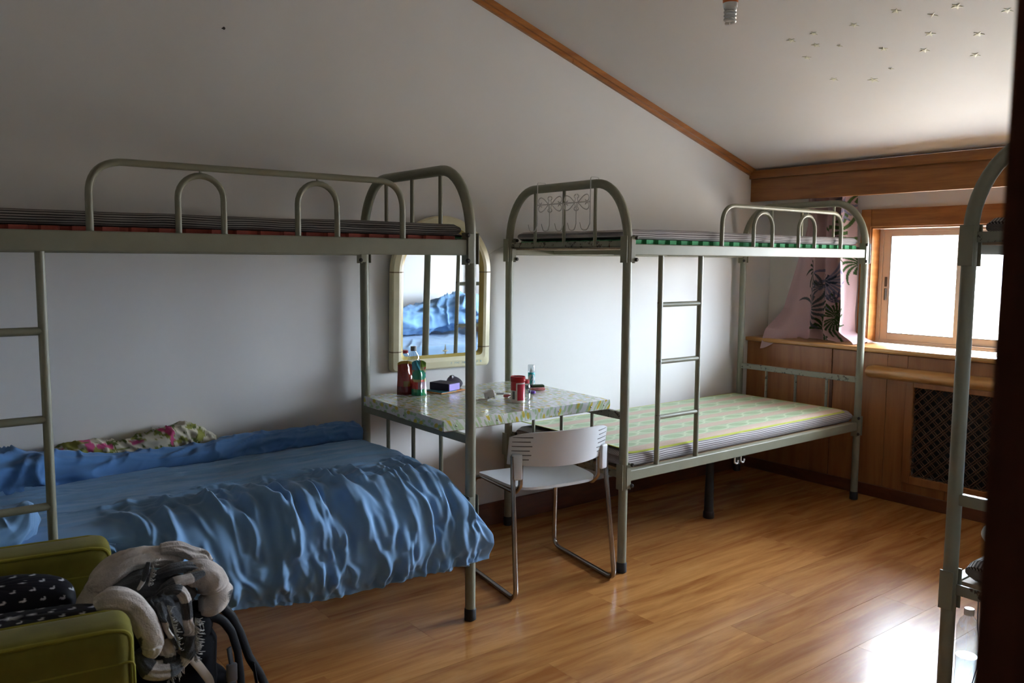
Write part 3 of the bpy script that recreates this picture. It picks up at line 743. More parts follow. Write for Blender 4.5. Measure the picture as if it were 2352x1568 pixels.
def oilcloth():
    n = 60; V, UV, F = [], [], []
    C = [Vector((x, y_, 0)) for x, y_ in TC]; cen = sum(C, Vector())/4
    Co = [c+(c-cen).normalized()*.005 for c in C]
    for i in range(n):
        for j in range(n):
            a, b_ = i/(n-1), j/(n-1)
            p = Co[0]*(1-a)*(1-b_)+Co[1]*a*(1-b_)+Co[2]*a*b_+Co[3]*(1-a)*b_
            V.append((p.x, p.y, .7785+.0016*float(fbm(p.x*9, p.y*20, 4)))); UV.append((p.x, p.y))
    F = gfaces(n, n)
    per = [i*n for i in range(n)]+[(n-1)*n+j for j in range(1, n)]+[i*n+n-1 for i in range(n-2, -1, -1)]+[j for j in range(n-2, 0, -1)]
    m = len(per); rows = []
    for r_ in range(1, 5):
        base = len(V)
        for k, ix in enumerate(per):
            p = Vector(V[ix]); o = (Vector((p.x, p.y, 0))-cen); o.z = 0; o.normalize()
            dz = (.0395+.004*float(vnoise(k*.13, 2, 3)))*r_/4
            q = p+o*(.0015*float(vnoise(k*.3, r_, 7))+.001)
            V.append((q.x, q.y, p.z-dz)); sd = UV[ix]
            UV.append((sd[0]+o.x*dz, sd[1]+o.y*dz) if True else sd)
        rows.append(base)
    prev = per
    for base in rows:
        cur = [base+k for k in range(m)]
        for k in range(m): l = (k+1) % m; F.append((prev[k], cur[k], cur[l], prev[l])[::-1])
        prev = cur
    return V, F, UV
oc = thing('oilcloth', 'shiny leaf-patterned oilcloth pinned over the table top', 'tablecloth', (.2, -.45, .776))
og = oilcloth(); obj('cloth', og, oilmat(), oc, uv=og[2], sharp=60)
for px_, py_ in ((-.20, -.8125), (.0, -.8135), (.33, -.8145), (.52, -.815), (.60, -.815)):
    obj('pin', xf(lathe([(.004, 0), (.0035, .002), (.0015, .003)], seg=10), Matrix.Translation((px_, py_, .757)) @ Matrix.Rotation(PI/2, 4, 'X')), M_chrome, oc)
obj('pin', xf(lathe([(.004, 0), (.0035, .002), (.0015, .003)], seg=10), Matrix.Translation((-.252, -.5, .757)) @ Matrix.Rotation(-PI/2, 4, 'Y')), M_chrome, oc)
ZT = .781
# ---- refill pouches and bottle
def pouch(label, cx, cy, w, h, rot, fn, seed):
    nu, nv = 34, 46; V, F, C = [], [], []
    t = thing('refill_pouch', label, 'pouch', (cx, cy, ZT), rot)
    for side in (1, -1):
        for i in range(nu):
            for j in range(nv):
                a = -1+2*i/(nu-1); b_ = j/(nv-1)
                ww = w/2*(1-.06*b_+.03*math.sin(b_*5+seed)); th = .021*(1-b_**1.6)**.9*(.35+.65*min(1, b_*6+.5))+.0012
                p = max(0, 1-abs(a)**2.5)**1.1
                yy = side*th*p+side*.011*(float(ridge(a*1.6+seed, b_*3.2+a, seed))-.5)*p
                zz = b_*h*(1-.07*abs(a)**3*(1 if b_ > .9 else 0))
                V.append((a*ww, yy, zz)); C.append(fn(a, b_))
    f = gfaces(nu, nv); n = nu*nv
    F = [q for q in f]+[tuple(i+n for i in q[::-1]) for q in f]
    for j in range(nv-1):
        F.append((j, j+1, n+j+1, n+j)); F.append(((nu-1)*nv+j, n+(nu-1)*nv+j, n+(nu-1)*nv+j+1, (nu-1)*nv+j+1))
    for i in range(nu-1): F.append((i*nv, n+i*nv, n+(i+1)*nv, (i+1)*nv)); k = nv-1; F.append((i*nv+k, (i+1)*nv+k, n+(i+1)*nv+k, n+i*nv+k))
    obj('bag', (V, F), M_pouch, t, local=True, col=np.array(C), sharp=60); return t
M_pouch = vcol('glossy_printed_film', .10, 45, .5, coat=.6, coatr=.05)
def red_print(a, b_):
    n = float(fbm(a*2+3, b_*5, 3))
    if b_ < .25: return (.12, .005, .005)
    if b_ < .42 and -.3 < a < .5: return (.24, .13, .02)
    if b_ > .93: return (.45, .25, .03)
    return (.30, .015+.03*n, .012)
def green_print(a, b_):
    n = float(fbm(a*2.2, b_*6, 8)); d = a*.5+b_
    if b_ < .18: return (.01, .20, .10) if n > .42 else (.05, .32, .12)
    if b_ < .38: return (.42, .30, .34) if a > -.1 else (.50, .06, .05)
    if .45 < b_ < .72 and a*a+((b_-.58)*5)**2 < .9: return (.02, .30, .17)
    if .5 < b_ < .65 and a > .55: return (.03, .04, .10)
    if b_ > .80 and a > .3: return (.22, .42, .04)
    if b_ > .72 and a < .2: return (.06, .34, .42)
    return (.46, .46, .22) if n > .45 else (.52, .09, .05)
pouch('dark red liquid refill pouch standing before the mirror', -.045, -.165, .078, .158, rad(-25), red_print, 1)
pouch('green and red printed refill pouch, wrinkled and shiny', -.005, -.218, .068, .163, rad(-34), green_print, 2)
bt = thing('bottle', 'clear plastic bottle with grey cap behind the pouches', 'bottle', (.035, -.105, ZT))
obj('body', lathe([(.026, 0), (.030, .004), (.030, .13), (.029, .150), (.022, .175), (.0125, .190), (.0125, .197)], (.035, -.105, ZT), 24), M_clear, bt)
obj('cap', lathe([(.0145, .194), (.0145, .214), (.0135, .216)], (.035, -.105, ZT), 18), M_grey, bt)
# ---- purple box, dark case and thin booklet
bk = thing('booklet', 'thin orange and teal booklet under the purple box', 'booklet', (.165, -.185, ZT), rad(14))
obj('cover', box(-.085, .085, -.05, .06, 0, .004, .001), plain('orange_cover', (.62, .22, .02), .5), bk, smooth=False, local=True)
obj('page_block', box(-.082, .02, -.052, .058, .0041, .0075, .0005), plain('teal_sheet', (.02, .15, .20), .6), bk, smooth=False, local=True)
pb = thing('small_box', 'black and lilac cardboard box lying on the booklet', 'box', (.165, -.178, ZT+.008), rad(-72))
obj('body', box(-.058, .058, -.040, .040, 0, .032, .002), plain('lilac_card', (.36, .27, .74), .45), pb, smooth=False, local=True)
obj('sleeve', join(box(-.0595, .054, -.0415, .0415, .0325, .034, .0005), box(-.0595, .054, -.0425, -.0405, .0, .034, .0005), box(-.061, -.0585, -.0415, .0415, 0, .034, .0005)), plain('black_violet_card', (.035, .026, .06), .5, spec=.25), pb, smooth=False, local=True)
pc = thing('round_case', 'dark violet round case leaning behind the lilac box', 'case', (.262, -.115, ZT), rad(24))
cg = xf(lathe([(.036, -.012), (.050, -.008), (.052, 0), (.050, .008), (.036, .012)], seg=30), Matrix.Translation((0, 0, .026)) @ Matrix.Rotation(rad(38), 4, 'X') @ Matrix.Diagonal((1, .72, 1, 1)))
obj('shell', cg, plain('dark_violet_plastic', (.022, .015, .035), .35), pc, local=True)
obj('tab', box(-.016, .010, .006, .022, .040, .060, .005), plain('dark_violet_tab', (.02, .014, .03), .35), pc, local=True)
# ---- tin, glass jar, spray bottle
tc_ = (.252, -.630, ZT)
tn = thing('tin', 'red and white paper tin with red lid on the oilcloth', 'tin', tc_)
def tin_geo():
    seg, nz = 72, 40; V, F, C = [], [], []
    for j in range(nz):
        z = .094*j/(nz-1)
        for k in range(seg):
            a = 2*PI*k/seg; V.append((tc_[0]+.0318*math.cos(a), tc_[1]+.0318*math.sin(a), tc_[2]+z))
            # a label panel facing the camera, bar-code at its left
            d = math.degrees((a-math.atan2(-2.87, -2.26)+PI) % (2*PI)-PI)
            c = (.74, .70, .68)
            if -12 < d < 78 and z > .008: c = (.60, .02, .05) if (-6 < d < 72 and .012 < z < .082) else (.76, .74, .72)
            elif d <= -12 and z > .055: c = (.50, .012, .02)
            elif -48 < d < -26 and .016 < z < .052: c = (.12, .12, .13)
            if d > 72 and z > .02: c = (.50, .012, .02)
            if z > .088: c = (.5, .012, .02)
            C.append(c)
    for j in range(nz-1):
        for k in range(seg): l = (k+1) % seg; F.append((j*seg+k, j*seg+l, (j+1)*seg+l, (j+1)*seg+k))
    F.append(tuple(reversed(range(seg)))); return V, F, np.array(C)
tg = tin_geo(); obj('body', tg, vcol('printed_tin', .3, coat=.3), tn, col=tg[2])
obj('lid', lathe([(.0325, .092), (.0335, .094), (.0335, .113), (.0315, .115), (.029, .1135), (.029, .111)], tc_, 40), plain('red_lid', (.42, .012, .018), .25), tn)
jc = (.328, -.585, ZT)
jr = thing('jar', 'small clear glass jar beside the red tin', 'jar', jc)
obj('body', lathe([(.020, 0), (.026, .004), (.027, .05), (.022, .068), (.019, .074)], jc, 24), M_clear, jr)
obj('lid', lathe([(.021, .073), (.021, .088), (.019, .089)], jc, 20), plain('jar_red_lid', (.40, .02, .03), .3), jr)
sc_ = (.585, -.315, ZT)
sp_ = thing('spray_bottle', 'white and teal spray bottle with clear cap', 'bottle', sc_)
def spray():
    seg, nz = 40, 34; V, F, C = [], [], []
    for j in range(nz):
        z = .072*j/(nz-1); r_ = .0175 if z < .068 else .0165
        for k in range(seg):
            a = 2*PI*k/seg; V.append((sc_[0]+r_*math.cos(a), sc_[1]+r_*math.sin(a), sc_[2]+z))
            n = float(fbm(math.cos(a)*2+5, math.sin(a)*2+z*70, 6)); C.append((.03, .40, .42) if (n > .47 or z > .062) else (.70, .72, .73))
    for j in range(nz-1):
        for k in range(seg): l = (k+1) % seg; F.append((j*seg+k, j*seg+l, (j+1)*seg+l, (j+1)*seg+k))
    F.append(tuple(reversed(range(seg)))); F.append(tuple((nz-1)*seg+k for k in range(seg))); return V, F, np.array(C)
sg = spray(); obj('body', sg, vcol('printed_bottle', .3), sp_, col=sg[2])
obj('cap', lathe([(.0172, .073), (.0172, .108), (.016, .110)], sc_, 26), clear('frosted_cap', (.80, .84, .86), .25, 1.45, .12), sp_)
obj('nozzle', lathe([(.006, .072), (.006, .085), (.0035, .087), (.0035, .095)], sc_, 12), M_white, sp_)
db = thing('small_box', 'small dark green and violet box by the spray bottle', 'box', (.545, -.375, ZT), rad(-28))
obj('body', box(-.005, .055, -.018, .018, 0, .020, .002), plain('dark_green_card', (.035, .09, .03), .45), db, smooth=False, local=True)
obj('end_cap', box(-.035, -.005, -.018, .018, 0, .020, .002), plain('dark_violet_card', (.03, .015, .05), .45), db, smooth=False, local=True)
pk = thing('packet', 'small pink and white packet lying by the dark box', 'packet', (.535, -.425, ZT), rad(-22))
obj('wrap', box(-.036, .036, -.010, .012, 0, .013, .004), plain('pink_wrap', (.66, .24, .24), .4, .3, 60), pk, local=True)
obj('seal', box(-.048, -.034, -.010, .012, .003, .006, .001), plain('white_wrap', (.72, .66, .65), .4), pk, local=True)
pl_ = tag(obj('violet_disc', lathe([(.016, 0), (.017, .002), (.017, .009), (.015, .011)], (.460, -.475, ZT), 24), plain('violet_cap', (.16, .05, .40), .4), loc=(.460, -.475, ZT)), 'small violet disc lying beside the jar', 'disc')
rs = tag(obj('lighter', box(-.028, .028, -.007, .007, 0, .012, .003), plain('dull_red_plastic', (.42, .10, .10), .4), loc=(.305, -.50, ZT), local=True), 'small dull red stick lying behind the tin', 'stick')
rs.rotation_euler = (0, 0, rad(-20))
# ---- charger with its lead
ch = thing('charger', 'white phone charger with looped cable on the oilcloth', 'charger', (.196, -.505, ZT), rad(-30))
obj('plug', xf(box(-.018, .018, -.014, .014, 0, .026, .004), Matrix.Rotation(rad(-18), 4, 'Y') @ Matrix.Translation((0, 0, .006))), M_white, ch, local=True)
obj('prong', tube([(-.010, -.014, .010), (-.012, -.034, .009)], .0025, 8), M_chrome, ch, local=True)
obj('prong', tube([(.008, -.014, .012), (.008, -.034, .011)], .0025, 8), M_chrome, ch, local=True)
obj('usb_plug', box(.018, .046, -.006, .006, .016, .024, .002), M_white, ch, local=True)
cp = [(.046, 0, .020), (.065, .004, .018), (.085, .02, .008), (.105, .012, .004), (.108, -.012, .003), (.088, -.024, .003), (.066, -.018, .003), (.058, .0, .004), (.07, .018, .007), (.09, .022, .010)]
obj('cable', tube(fillet(cp, .03, 4), .0022, 8), M_white, ch, local=True)
ch.scale = (1.3, 1.3, 1.3)
us = thing('usb_stick', 'pale usb plug with metal tip beside the charger', 'plug', (.135, -.515, ZT), rad(-24))
obj('grip', box(-.012, .028, -.007, .007, .0, .009, .002), plain('pale_grey_plastic', (.55, .53, .50), .4), us, local=True)
obj('tip', box(-.030, -.012, -.0055, .0055, .002, .007, .0005), M_chrome, us, local=True)
obj('ring', tube([(-.034+.007*math.cos(a), .007*math.sin(a), .002) for a in [2*PI*k/14 for k in range(14)]], .0015, 6, closed=True), M_chrome, us, local=True)

# ------------------------------------------------------------ mirror
mi = thing('wall_mirror', 'arched wall mirror with cream bamboo-shaped plastic frame', 'mirror', (.24, -.02, .87))
def arch_path(xl, xr, zb, zs, zt, n=28, cr=.02):
    P = []
    for k in range(5): a = PI+PI/2*k/4; P.append((xl+cr+cr*math.cos(a), zb+cr+cr*math.sin(a)))
    for k in range(5): a = 1.5*PI+PI/2*k/4; P.append((xr-cr+cr*math.cos(a), zb+cr+cr*math.sin(a)))
    cx, rx = (xl+xr)/2, (xr-xl)/2
    P.append((xr, (zb+zs)/2))
    for k in range(n+1): a = PI*k/n; P.append((cx+rx*math.cos(a), zs+(zt-zs)*math.sin(a)))
    P.append((xl, (zb+zs)/2)); return P
def ring(pa, pb):
    """strip between two matching outlines ((x,z) lists with y)"""
    V = [(p[0], ya, p[1]) for p in pa[0] for ya in (pa[1],)]+[(p[0], pb[1], p[1]) for p in pb[0]]
    n = len(pa[0]); return V, [(i, (i+1) % n, (i+1) % n+n, i+n) for i in range(n)]
prof = [((-.043, .523, .868, 1.345, 1.618), -.002), ((-.043, .523, .868, 1.345, 1.618), -.026), ((-.036, .516, .875, 1.345, 1.611), -.034), ((-.010, .490, .905, 1.345, 1.585), -.040), ((.004, .476, .925, 1.345, 1.571), -.036)]
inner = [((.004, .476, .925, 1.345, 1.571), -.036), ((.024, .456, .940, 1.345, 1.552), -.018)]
def rings(pr, flip=False):
    gs = []
    for (a, ya), (b_, yb_) in zip(pr, pr[1:]):
        gs.append(ring((arch_path(*a), ya), (arch_path(*b_), yb_)))
    g = join(*gs); return g
obj('frame', rings(prof), M_cream, mi, sharp=60)
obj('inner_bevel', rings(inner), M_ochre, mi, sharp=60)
gp = arch_path(.022, .458, .938, 1.345, 1.554)
obj('glass', ([(p[0], -.0195, p[1]) for p in gp], [tuple(range(len(gp)))]), M_mirror, mi, smooth=False)
obj('backing', prism(arch_path(.0, .48, .92, 1.345, 1.58), 'y', -.014, -.001), M_joint, mi, smooth=False)
for zz in (1.345, .965):
    for xa, xb in ((-.0445, .024), (.456, .5245)):
        sg_ = 1 if xa < 0 else -1
        pts_ = [(-.0435, -.004), (-.0435, -.0262), (-.0364, -.0345), (-.0102, -.0406), (.0042, -.0366), (.0242, -.0186)] if xa < 0 else [(.5235, -.004), (.5235, -.0262), (.5164, -.0345), (.4902, -.0406), (.4758, -.0366), (.4558, -.0186)]
        obj('joint_band', join(*[([(p[0], p[1], zz-.0028), (q[0], q[1], zz-.0028), (q[0], q[1], zz+.0028), (p[0], p[1], zz+.0028)], [(0, 1, 2, 3)]) for p, q in zip(pts_, pts_[1:])]), M_joint, mi, smooth=False)
def letters():
    gs = []; x = .285; r_ = random.Random(3)
    while x < .47:
        if r_.random() < .8:
            h = .010; gs.append(box(x, x+.0012, -.0402, -.0392, .888, .888+h)); gs.append(box(x, x+.006, -.0402, -.0392, .888+h*r_.choice((0, .45, .9)), .888+h*.1+h*.9*r_.random()*.2+.001+h*.5))
        x += .011
    return join(*gs)
obj('lettering', letters(), plain('faded_blue_print', (.30, .45, .52), .5), mi, smooth=False)
def star_geo(R_, r_, n, th):
    V = [(0, 0, -th)]
    for k in range(2*n):
        a = PI*k/n; q = R_ if k % 2 == 0 else r_; V.append((q*math.cos(a), q*math.sin(a), -.0012))
    for k in range(2*n):
        a = PI*k/n; q = R_ if k % 2 == 0 else r_; V.append((q*math.cos(a), q*math.sin(a), 0))
    m = 2*n; F = [(0, 1+(k+1) % m, 1+k) for k in range(m)]+[(1+k, 1+(k+1) % m, 1+m+(k+1) % m, 1+m+k) for k in range(m)]+[tuple(1+m+k for k in range(m))]
    return V, F
mi.location.y -= .009; mi.rotation_euler = (rad(1.7), 0, rad(-1.4))
ms = tag(obj('star_sticker', star_geo(.034, .007, 4, .004), M_star, smooth=False, local=True, loc=(.262, -.0335, .955)), 'pale green four-pointed star sticker on the mirror', 'sticker')
ms.rotation_euler = (rad(-90), 0, 0); ms.scale = (.55, 1, 1)
tag(obj('string', tube([(.520, -.03, 1.425), (.56, -.02, 1.448), (.622, -.04, 1.475)], .0022, 6), M_cord), 'short white string between mirror and bed post', 'string')

# ------------------------------------------------------------ white chair
cc = thing('chair', 'white plastic chair with chrome sled legs at the table', 'chair', (.332, -.672, 0), rad(-9))
def sled(s):
    x = s*.248; xt = s*.222
    P = [(xt*.94, -.185, .535), (xt*.94, -.185, .60), (xt*1.06, -.190, .60), (xt*1.06, -.195, .535), (x, -.262, .0105), (x*1.0, .262, .0105), (xt*.98, .185, .425), (xt*.94, -.13, .425)]
    Q = [(xt*.90, .17, .432), (xt*.90, -.165, .432), (xt*.90, -.19, .47), (xt*.90, -.195, .60)]
    P2 = [(xt*1.05, -.195, .60), (xt*1.05, -.197, .50), (x, -.258, .0105), (x, .250, .0105), (xt*.98, .190, .420), (xt*.90, .150, .432), (xt*.88, -.150, .432), (xt*.88, -.195, .47), (xt*.88, -.195, .60)]
    return tube(fillet(P2, [.2, .04, .05, .04, .03, .03, .02], 6), .0105, 12)
for s in (-1, 1): obj('leg', sled(s), M_chrome, cc, local=True)
obj('stretcher', tube([(-.20, .12, .428), (.20, .12, .428)], .008, 10), M_chrome, cc, local=True)
def seat():
    n = 40; V = []; th = .012
    for lay in (0, 1):
        for i in range(n):
            for j in range(n):
                a, b_ = -1+2*i/(n-1), -1+2*j/(n-1)
                q = (abs(a)**5+abs(b_)**5)**.2 if (a or b_) else 0; m = max(abs(a), abs(b_)); k = m/q if q else 1
                A, B_ = a*k, b_*k
                wd_ = .222-.012*(B_ < 0)*abs(B_)
                z = .455-.016*(1-A*A)*(1-B_*B_)+.012*B_*max(0, B_)*-1.6+.006*A*A-(0 if not lay else th)
                V.append((A*wd_, B_*.205+.005, z))
    m = n*n; f = gfaces(n, n); F = [q for q in f]+[tuple(i+m for i in q[::-1]) for q in f]
    per = [i*n for i in range(n)]+[(n-1)*n+j for j in range(1, n)]+[i*n+n-1 for i in range(n-2, -1, -1)]+[j for j in range(n-2, 0, -1)]
    for a, b_ in zip(per, per[1:]+per[:1]): F.append((a, a+m, b_+m, b_))
    return V, F
obj('seat', seat(), M_plastic, cc, local=True, sharp=50)
def backrest():
    nu, nv = 48, 18; V = []
    for lay in (0, 1):
        for i in range(nu):
            for j in range(nv):
                a, b_ = -1+2*i/(nu-1), j/(nv-1)
                zt = .705-.020*abs(a)**6-.006*a*a; zb = .562-.030*0+.030*abs(a)**4*0+.014*(1-a*a)*-1+.0
                z = zb+(zt-zb)*b_
                yy = -.262+.082*abs(a)**2.2-.022*(b_-.5)-.012*(1-a*a)*b_
                V.append((a*.243, yy+(.009 if lay else 0), z))
    m = nu*nv; f = gfaces(nu, nv); F = [q for q in f]+[tuple(i+m for i in q[::-1]) for q in f]
    per = [i*nv for i in range(nu)]+[(nu-1)*nv+j for j in range(1, nv)]+[i*nv+nv-1 for i in range(nu-2, -1, -1)]+[j for j in range(nv-2, 0, -1)]
    for a, b_ in zip(per, per[1:]+per[:1]): F.append((b_, b_+m, a+m, a))
    return V, F
br = obj('backrest', backrest(), M_plastic, cc, local=True, sharp=50)
def by(a, b_): return -.262+.082*abs(a)**2.2-.022*(b_-.5)-.012*(1-a*a)*b_
for s in (-1, 1):
    for k in range(6):
        b_ = .16+k*.135; L = .86-.55
        P = [(s*t*.243, by(t, b_)-.0006, .560+.143*b_) for t in np.linspace(.70-.03*(k % 2), .965, 8)]
        obj('vent_slot', tube(P, .0022, 6), M_slot, br, local=True)
    obj('sleeve', xf(box(-.022, .022, -.016, .016, -.055, .055, .008, 3), Matrix.Translation((s*.214, -.196, .553)) @ Matrix.Rotation(rad(s*18), 4, 'Z')), M_plastic, cc, local=True)

# ------------------------------------------------------------ olive armchair with cushions
ac = thing('armchair', 'olive green velvet armchair at the lower left corner', 'armchair', (-1.562, -1.395, 0), rad(-8))
def soft_box(x0, x1, y0, y1, z0, z1, bev, seed=0, amp=.003):
    g = box(x0, x1, y0, y1, z0, z1, bev, 5); bm = bmesh.new(); vs = [bm.verts.new(p) for p in g[0]]
    for q in g[1]: bm.faces.new([vs[i] for i in q])
    bmesh.ops.subdivide_edges(bm, edges=[e_ for e_ in bm.edges if e_.calc_length() > .08], cuts=7, use_grid_fill=True)
    bm.normal_update()
    for w in bm.verts: w.co += w.normal*amp*(float(fbm(w.co.x*9+w.co.y*7, w.co.z*9+w.co.y*5, seed))-.45)*2
    return from_bm(bm)
def piping(y_, x, z1, z0, bev=.03, side=1):
    return tube(fillet([(-.62, y_, z1), (x, y_, z1), (x, y_, z0)], .035, 8), .0055, 8)
for y0, y1 in ((-.3435, -.2135), (.2135, .3435)):
    a_ = obj('arm', soft_box(-.66, 0, y0, y1, .14, .66, .034, 2), M_velvet, ac, local=True, sharp=0)
    for y_ in (y0+.012, y1-.012): obj('piping', tube(fillet([(-.008, y_, .16), (-.008, y_, .645), (-.05, y_, .653), (-.64, y_, .655)], .03, 8), .005, 8), M_velvetp, a_, local=True)
    obj('piping', tube(fillet([(-.004, y0+.0, .16), (-.004, y0+.002, .585), (-.65, y0-.0005, .585)], .012, 6), .0028, 6), M_velvetp, a_, local=True)
obj('seat_base', soft_box(-.62, -.03, -.212, .212, .14, .34, .03, 5), M_velvet, ac, local=True, sharp=0)
obj('seat_cushion', soft_box(-.60, -.02, -.21, .21, .335, .515, .045, 6, .006), M_velvet, ac, local=True, sharp=0)
obj('backrest', soft_box(-.78, -.60, -.33, .33, .14, .84, .06, 7, .006), M_velvet, ac, local=True, sharp=0)
for lx in (-.70, -.05):
    for ly in (-.29, .29): obj('leg', lathe([(.015, 0), (.022, .14)], (lx, ly, 0), 14), M_base, ac, local=True)
def cushion(label, c, size, rotz, seed, tilt=0):
    nu, nv = 240, 120; V, F, C = [], [], []
    a, b_, h = size
    for i in range(nu):
        th = 2*PI*i/nu
        for j in range(nv):
            ph = -PI/2+PI*j/(nv-1); cp_ = abs(math.cos(ph))**.55; sp2 = math.copysign(abs(math.sin(ph))**.8, math.sin(ph))
            cx, cy = math.copysign(abs(math.cos(th))**.75, math.cos(th)), math.copysign(abs(math.sin(th))**.75, math.sin(th))
            V.append((a*cx*cp_, b_*cy*cp_, h*sp2*(1+.12*(float(fbm(cx*2+3, cy*2, seed))-.45))))
    for i in range(nu):
        k = (i+1) % nu
        for j in range(nv-1): F.append((i*nv+j, k*nv+j, k*nv+j+1, i*nv+j+1))
    V = np.array(V)
    per = .040; q = np.stack([V[:, 0], V[:, 1]+V[:, 2]*1.0], -1)
    r_ = np.floor(q[:, 1]/per); fx = (q[:, 0]/per+.5*(r_ % 2)) % 1-.5; fy = (q[:, 1]/per) % 1-.5
    # small bird-like mark: a body and a neck
    body = ((fx/.155)**2+((fy+.08)/.085)**2 < 1); neck = ((np.abs(fx-.10) < .04) & (fy > -.1) & (fy < .20)); mark = body | neck
    C = np.where(mark[:, None], [.62, .62, .66], [.004, .004, .009])
    t = tag(obj('cushion', (V.tolist(), F), M_print, sharp=0, col=C, local=True, loc=c), label, 'cushion'); t.rotation_euler = (tilt, 0, rotz); return t
M_print = vcol('black_printed_satin', .6, 0, 0, spec=.2)
cushion('glossy black cushion with white prints, at the back of armchair', (-1.83, -1.278, .584), (.19, .092, .062), rad(-8), 3, rad(6))
cushion('black cushion with white prints, at the front of armchair', (-1.80, -1.462, .571), (.22, .092, .056), rad(-9), 5, rad(-4))

# ------------------------------------------------------------ backpack and scarf
bp = thing('backpack', 'black nylon backpack with straps, standing before the armchair', 'backpack', (-1.45, -1.46, 0))
obj('body', soft_box(-1.543, -1.345, -1.485, -1.22, .0, .50, .07, 11, .014), M_blackfab, bp, sharp=0)
obj('front_pocket', soft_box(-1.40, -1.318, -1.45, -1.28, .03, .36, .035, 12, .012), M_blackfab, bp, sharp=0)
obj('top_flap', soft_box(-1.53, -1.365, -1.475, -1.25, .46, .53, .032, 13, .012), M_blackfab, bp, sharp=0)
def strap(pts, r_, flat=.28, upv=None): return tube(fillet(pts, .06, 6), r_, 12, flat=flat, upv=upv)
obj('shoulder_strap', strap([(-1.42, -1.43, .548), (-1.340, -1.43, .535), (-1.307, -1.43, .490), (-1.287, -1.43, .44), (-1.266, -1.43, .37), (-1.238, -1.43, .315), (-1.19, -1.42, .19), (-1.17, -1.41, .03)], .0125, .42, (-.3, -.9, .4)), M_blackshine, bp)
obj('shoulder_strap', strap([(-1.41, -1.46, .53), (-1.345, -1.46, .508), (-1.320, -1.46, .465), (-1.306, -1.46, .41), (-1.300, -1.46, .34), (-1.295, -1.46, .2), (-1.29, -1.46, .04)], .0115, .42, (-.3, -.9, .4)), M_blackshine, bp)
obj('webbing', strap([(-1.262, -1.445, .36), (-1.25, -1.45, .27), (-1.26, -1.45, .1)], .010, .3, (1, 0, .2)), M_blackshine, bp)
obj('webbing', strap([(-1.338, -1.49, .44), (-1.336, -1.50, .40), (-1.336, -1.50, .2)], .012, .3, (.7, -.6, .2)), M_blackshine, bp)
obj('grey_strap', strap([(-1.475, -1.49, .49), (-1.457, -1.500, .475), (-1.434, -1.500, .449), (-1.412, -1.500, .414), (-1.390, -1.500, .375), (-1.38, -1.49, .32)], .011, .3, (.3, -1, .2)), M_greystrap, bp)
bu = obj('buckle', join(box(-1.351, -1.325, -1.512, -1.500, .358, .405, .004), box(-1.347, -1.329, -1.515, -1.504, .335, .362, .003)), M_buckle, bp)
obj('ring', tube([(-1.405+.005*math.cos(a), -1.495+.003*math.sin(a), .517+.011*math.sin(a)-.008*math.cos(a)) for a in [2*PI*k/16 for k in range(16)]], .0016, 6, closed=True), M_chrome, bp)
# scarf: thick crumpled folds
sf = thing('scarf', 'crumpled white and grey wool scarf on top of the backpack', 'scarf', (-1.46, -1.42, .50))
M_wool = vcol('plaid_wool', .95, 260, .9, sheen=.2, spec=.1)
def plaid(V, mode, seed=0, L=None):
    V = np.asarray(V); n = fbm(V[:, 0]*40, V[:, 2]*40+V[:, 1]*30, seed)
    w = np.array([.56, .50, .46]); g = np.array([.075, .078, .085])
    if mode == 'white': m = (fbm(V[:, 0]*7, V[:, 2]*7+V[:, 1]*5, seed+2) > .60)
    elif mode == 'grey': m = np.ones(len(V), bool)
    else: m = (np.floor(L/.042) % 2) == 0
    C = np.where(m[:, None], g, w); return C*(.72+.56*n[:, None])
def fold(path, radii, mode, seed, flat=.6, amp=.35, n=90, seg=44, longi=.30, nl=3.0):
    g = lumpy_roll(path, radii, seed, n, seg, amp, flat, 16, None, longi, nl); V = np.array(g[0])
    V[:, 0] = np.maximum(V[:, 0], -1.70)
    L = np.repeat(np.linspace(0, sum((Vector(a)-Vector(b_)).length for a, b_ in zip(path, path[1:])), n), seg)
    obj('fold', (V.tolist(), g[1]), M_wool, sf, col=plaid(V, mode, seed, L), sharp=0)
fold([(-1.640, -1.40, .565), (-1.612, -1.38, .610), (-1.598, -1.38, .637), (-1.570, -1.38, .662), (-1.529, -1.38, .676), (-1.479, -1.38, .672), (-1.439, -1.38, .663), (-1.416, -1.39, .645)], [.028, .034, .034, .032, .030, .030, .030, .024], 'white', 1, .8)
fold([(-1.47, -1.395, .692), (-1.43, -1.40, .688), (-1.395, -1.40, .668), (-1.365, -1.40, .655), (-1.350, -1.405, .635)], [.016, .020, .020, .018, .010], 'white', 2, .8)
fold([(-1.425, -1.43, .63), (-1.385, -1.44, .628), (-1.360, -1.445, .606), (-1.355, -1.45, .575), (-1.368, -1.455, .552), (-1.395, -1.455, .552)], [.030, .040, .043, .042, .038, .024], 'white', 3, .9, .2, longi=.18, nl=2)
fold([(-1.630, -1.50, .63), (-1.610, -1.52, .645), (-1.588, -1.53, .640), (-1.566, -1.535, .625), (-1.552, -1.538, .600), (-1.538, -1.54, .560), (-1.530, -1.54, .520), (-1.540, -1.54, .495)], [.020, .026, .027, .026, .027, .029, .027, .014], 'white', 4, .9, .2, longi=.15, nl=2)
fold([(-1.58, -1.41, .60), (-1.527, -1.42, .61), (-1.486, -1.42, .60), (-1.444, -1.42, .585), (-1.412, -1.42, .56)], [.035, .055, .058, .052, .03], 'grey', 5, .8)
fold([(-1.518, -1.46, .61), (-1.497, -1.465, .57), (-1.472, -1.465, .52), (-1.468, -1.465, .47), (-1.49, -1.47, .43)], [.03, .045, .045, .042, .025], 'grey', 6, .8)
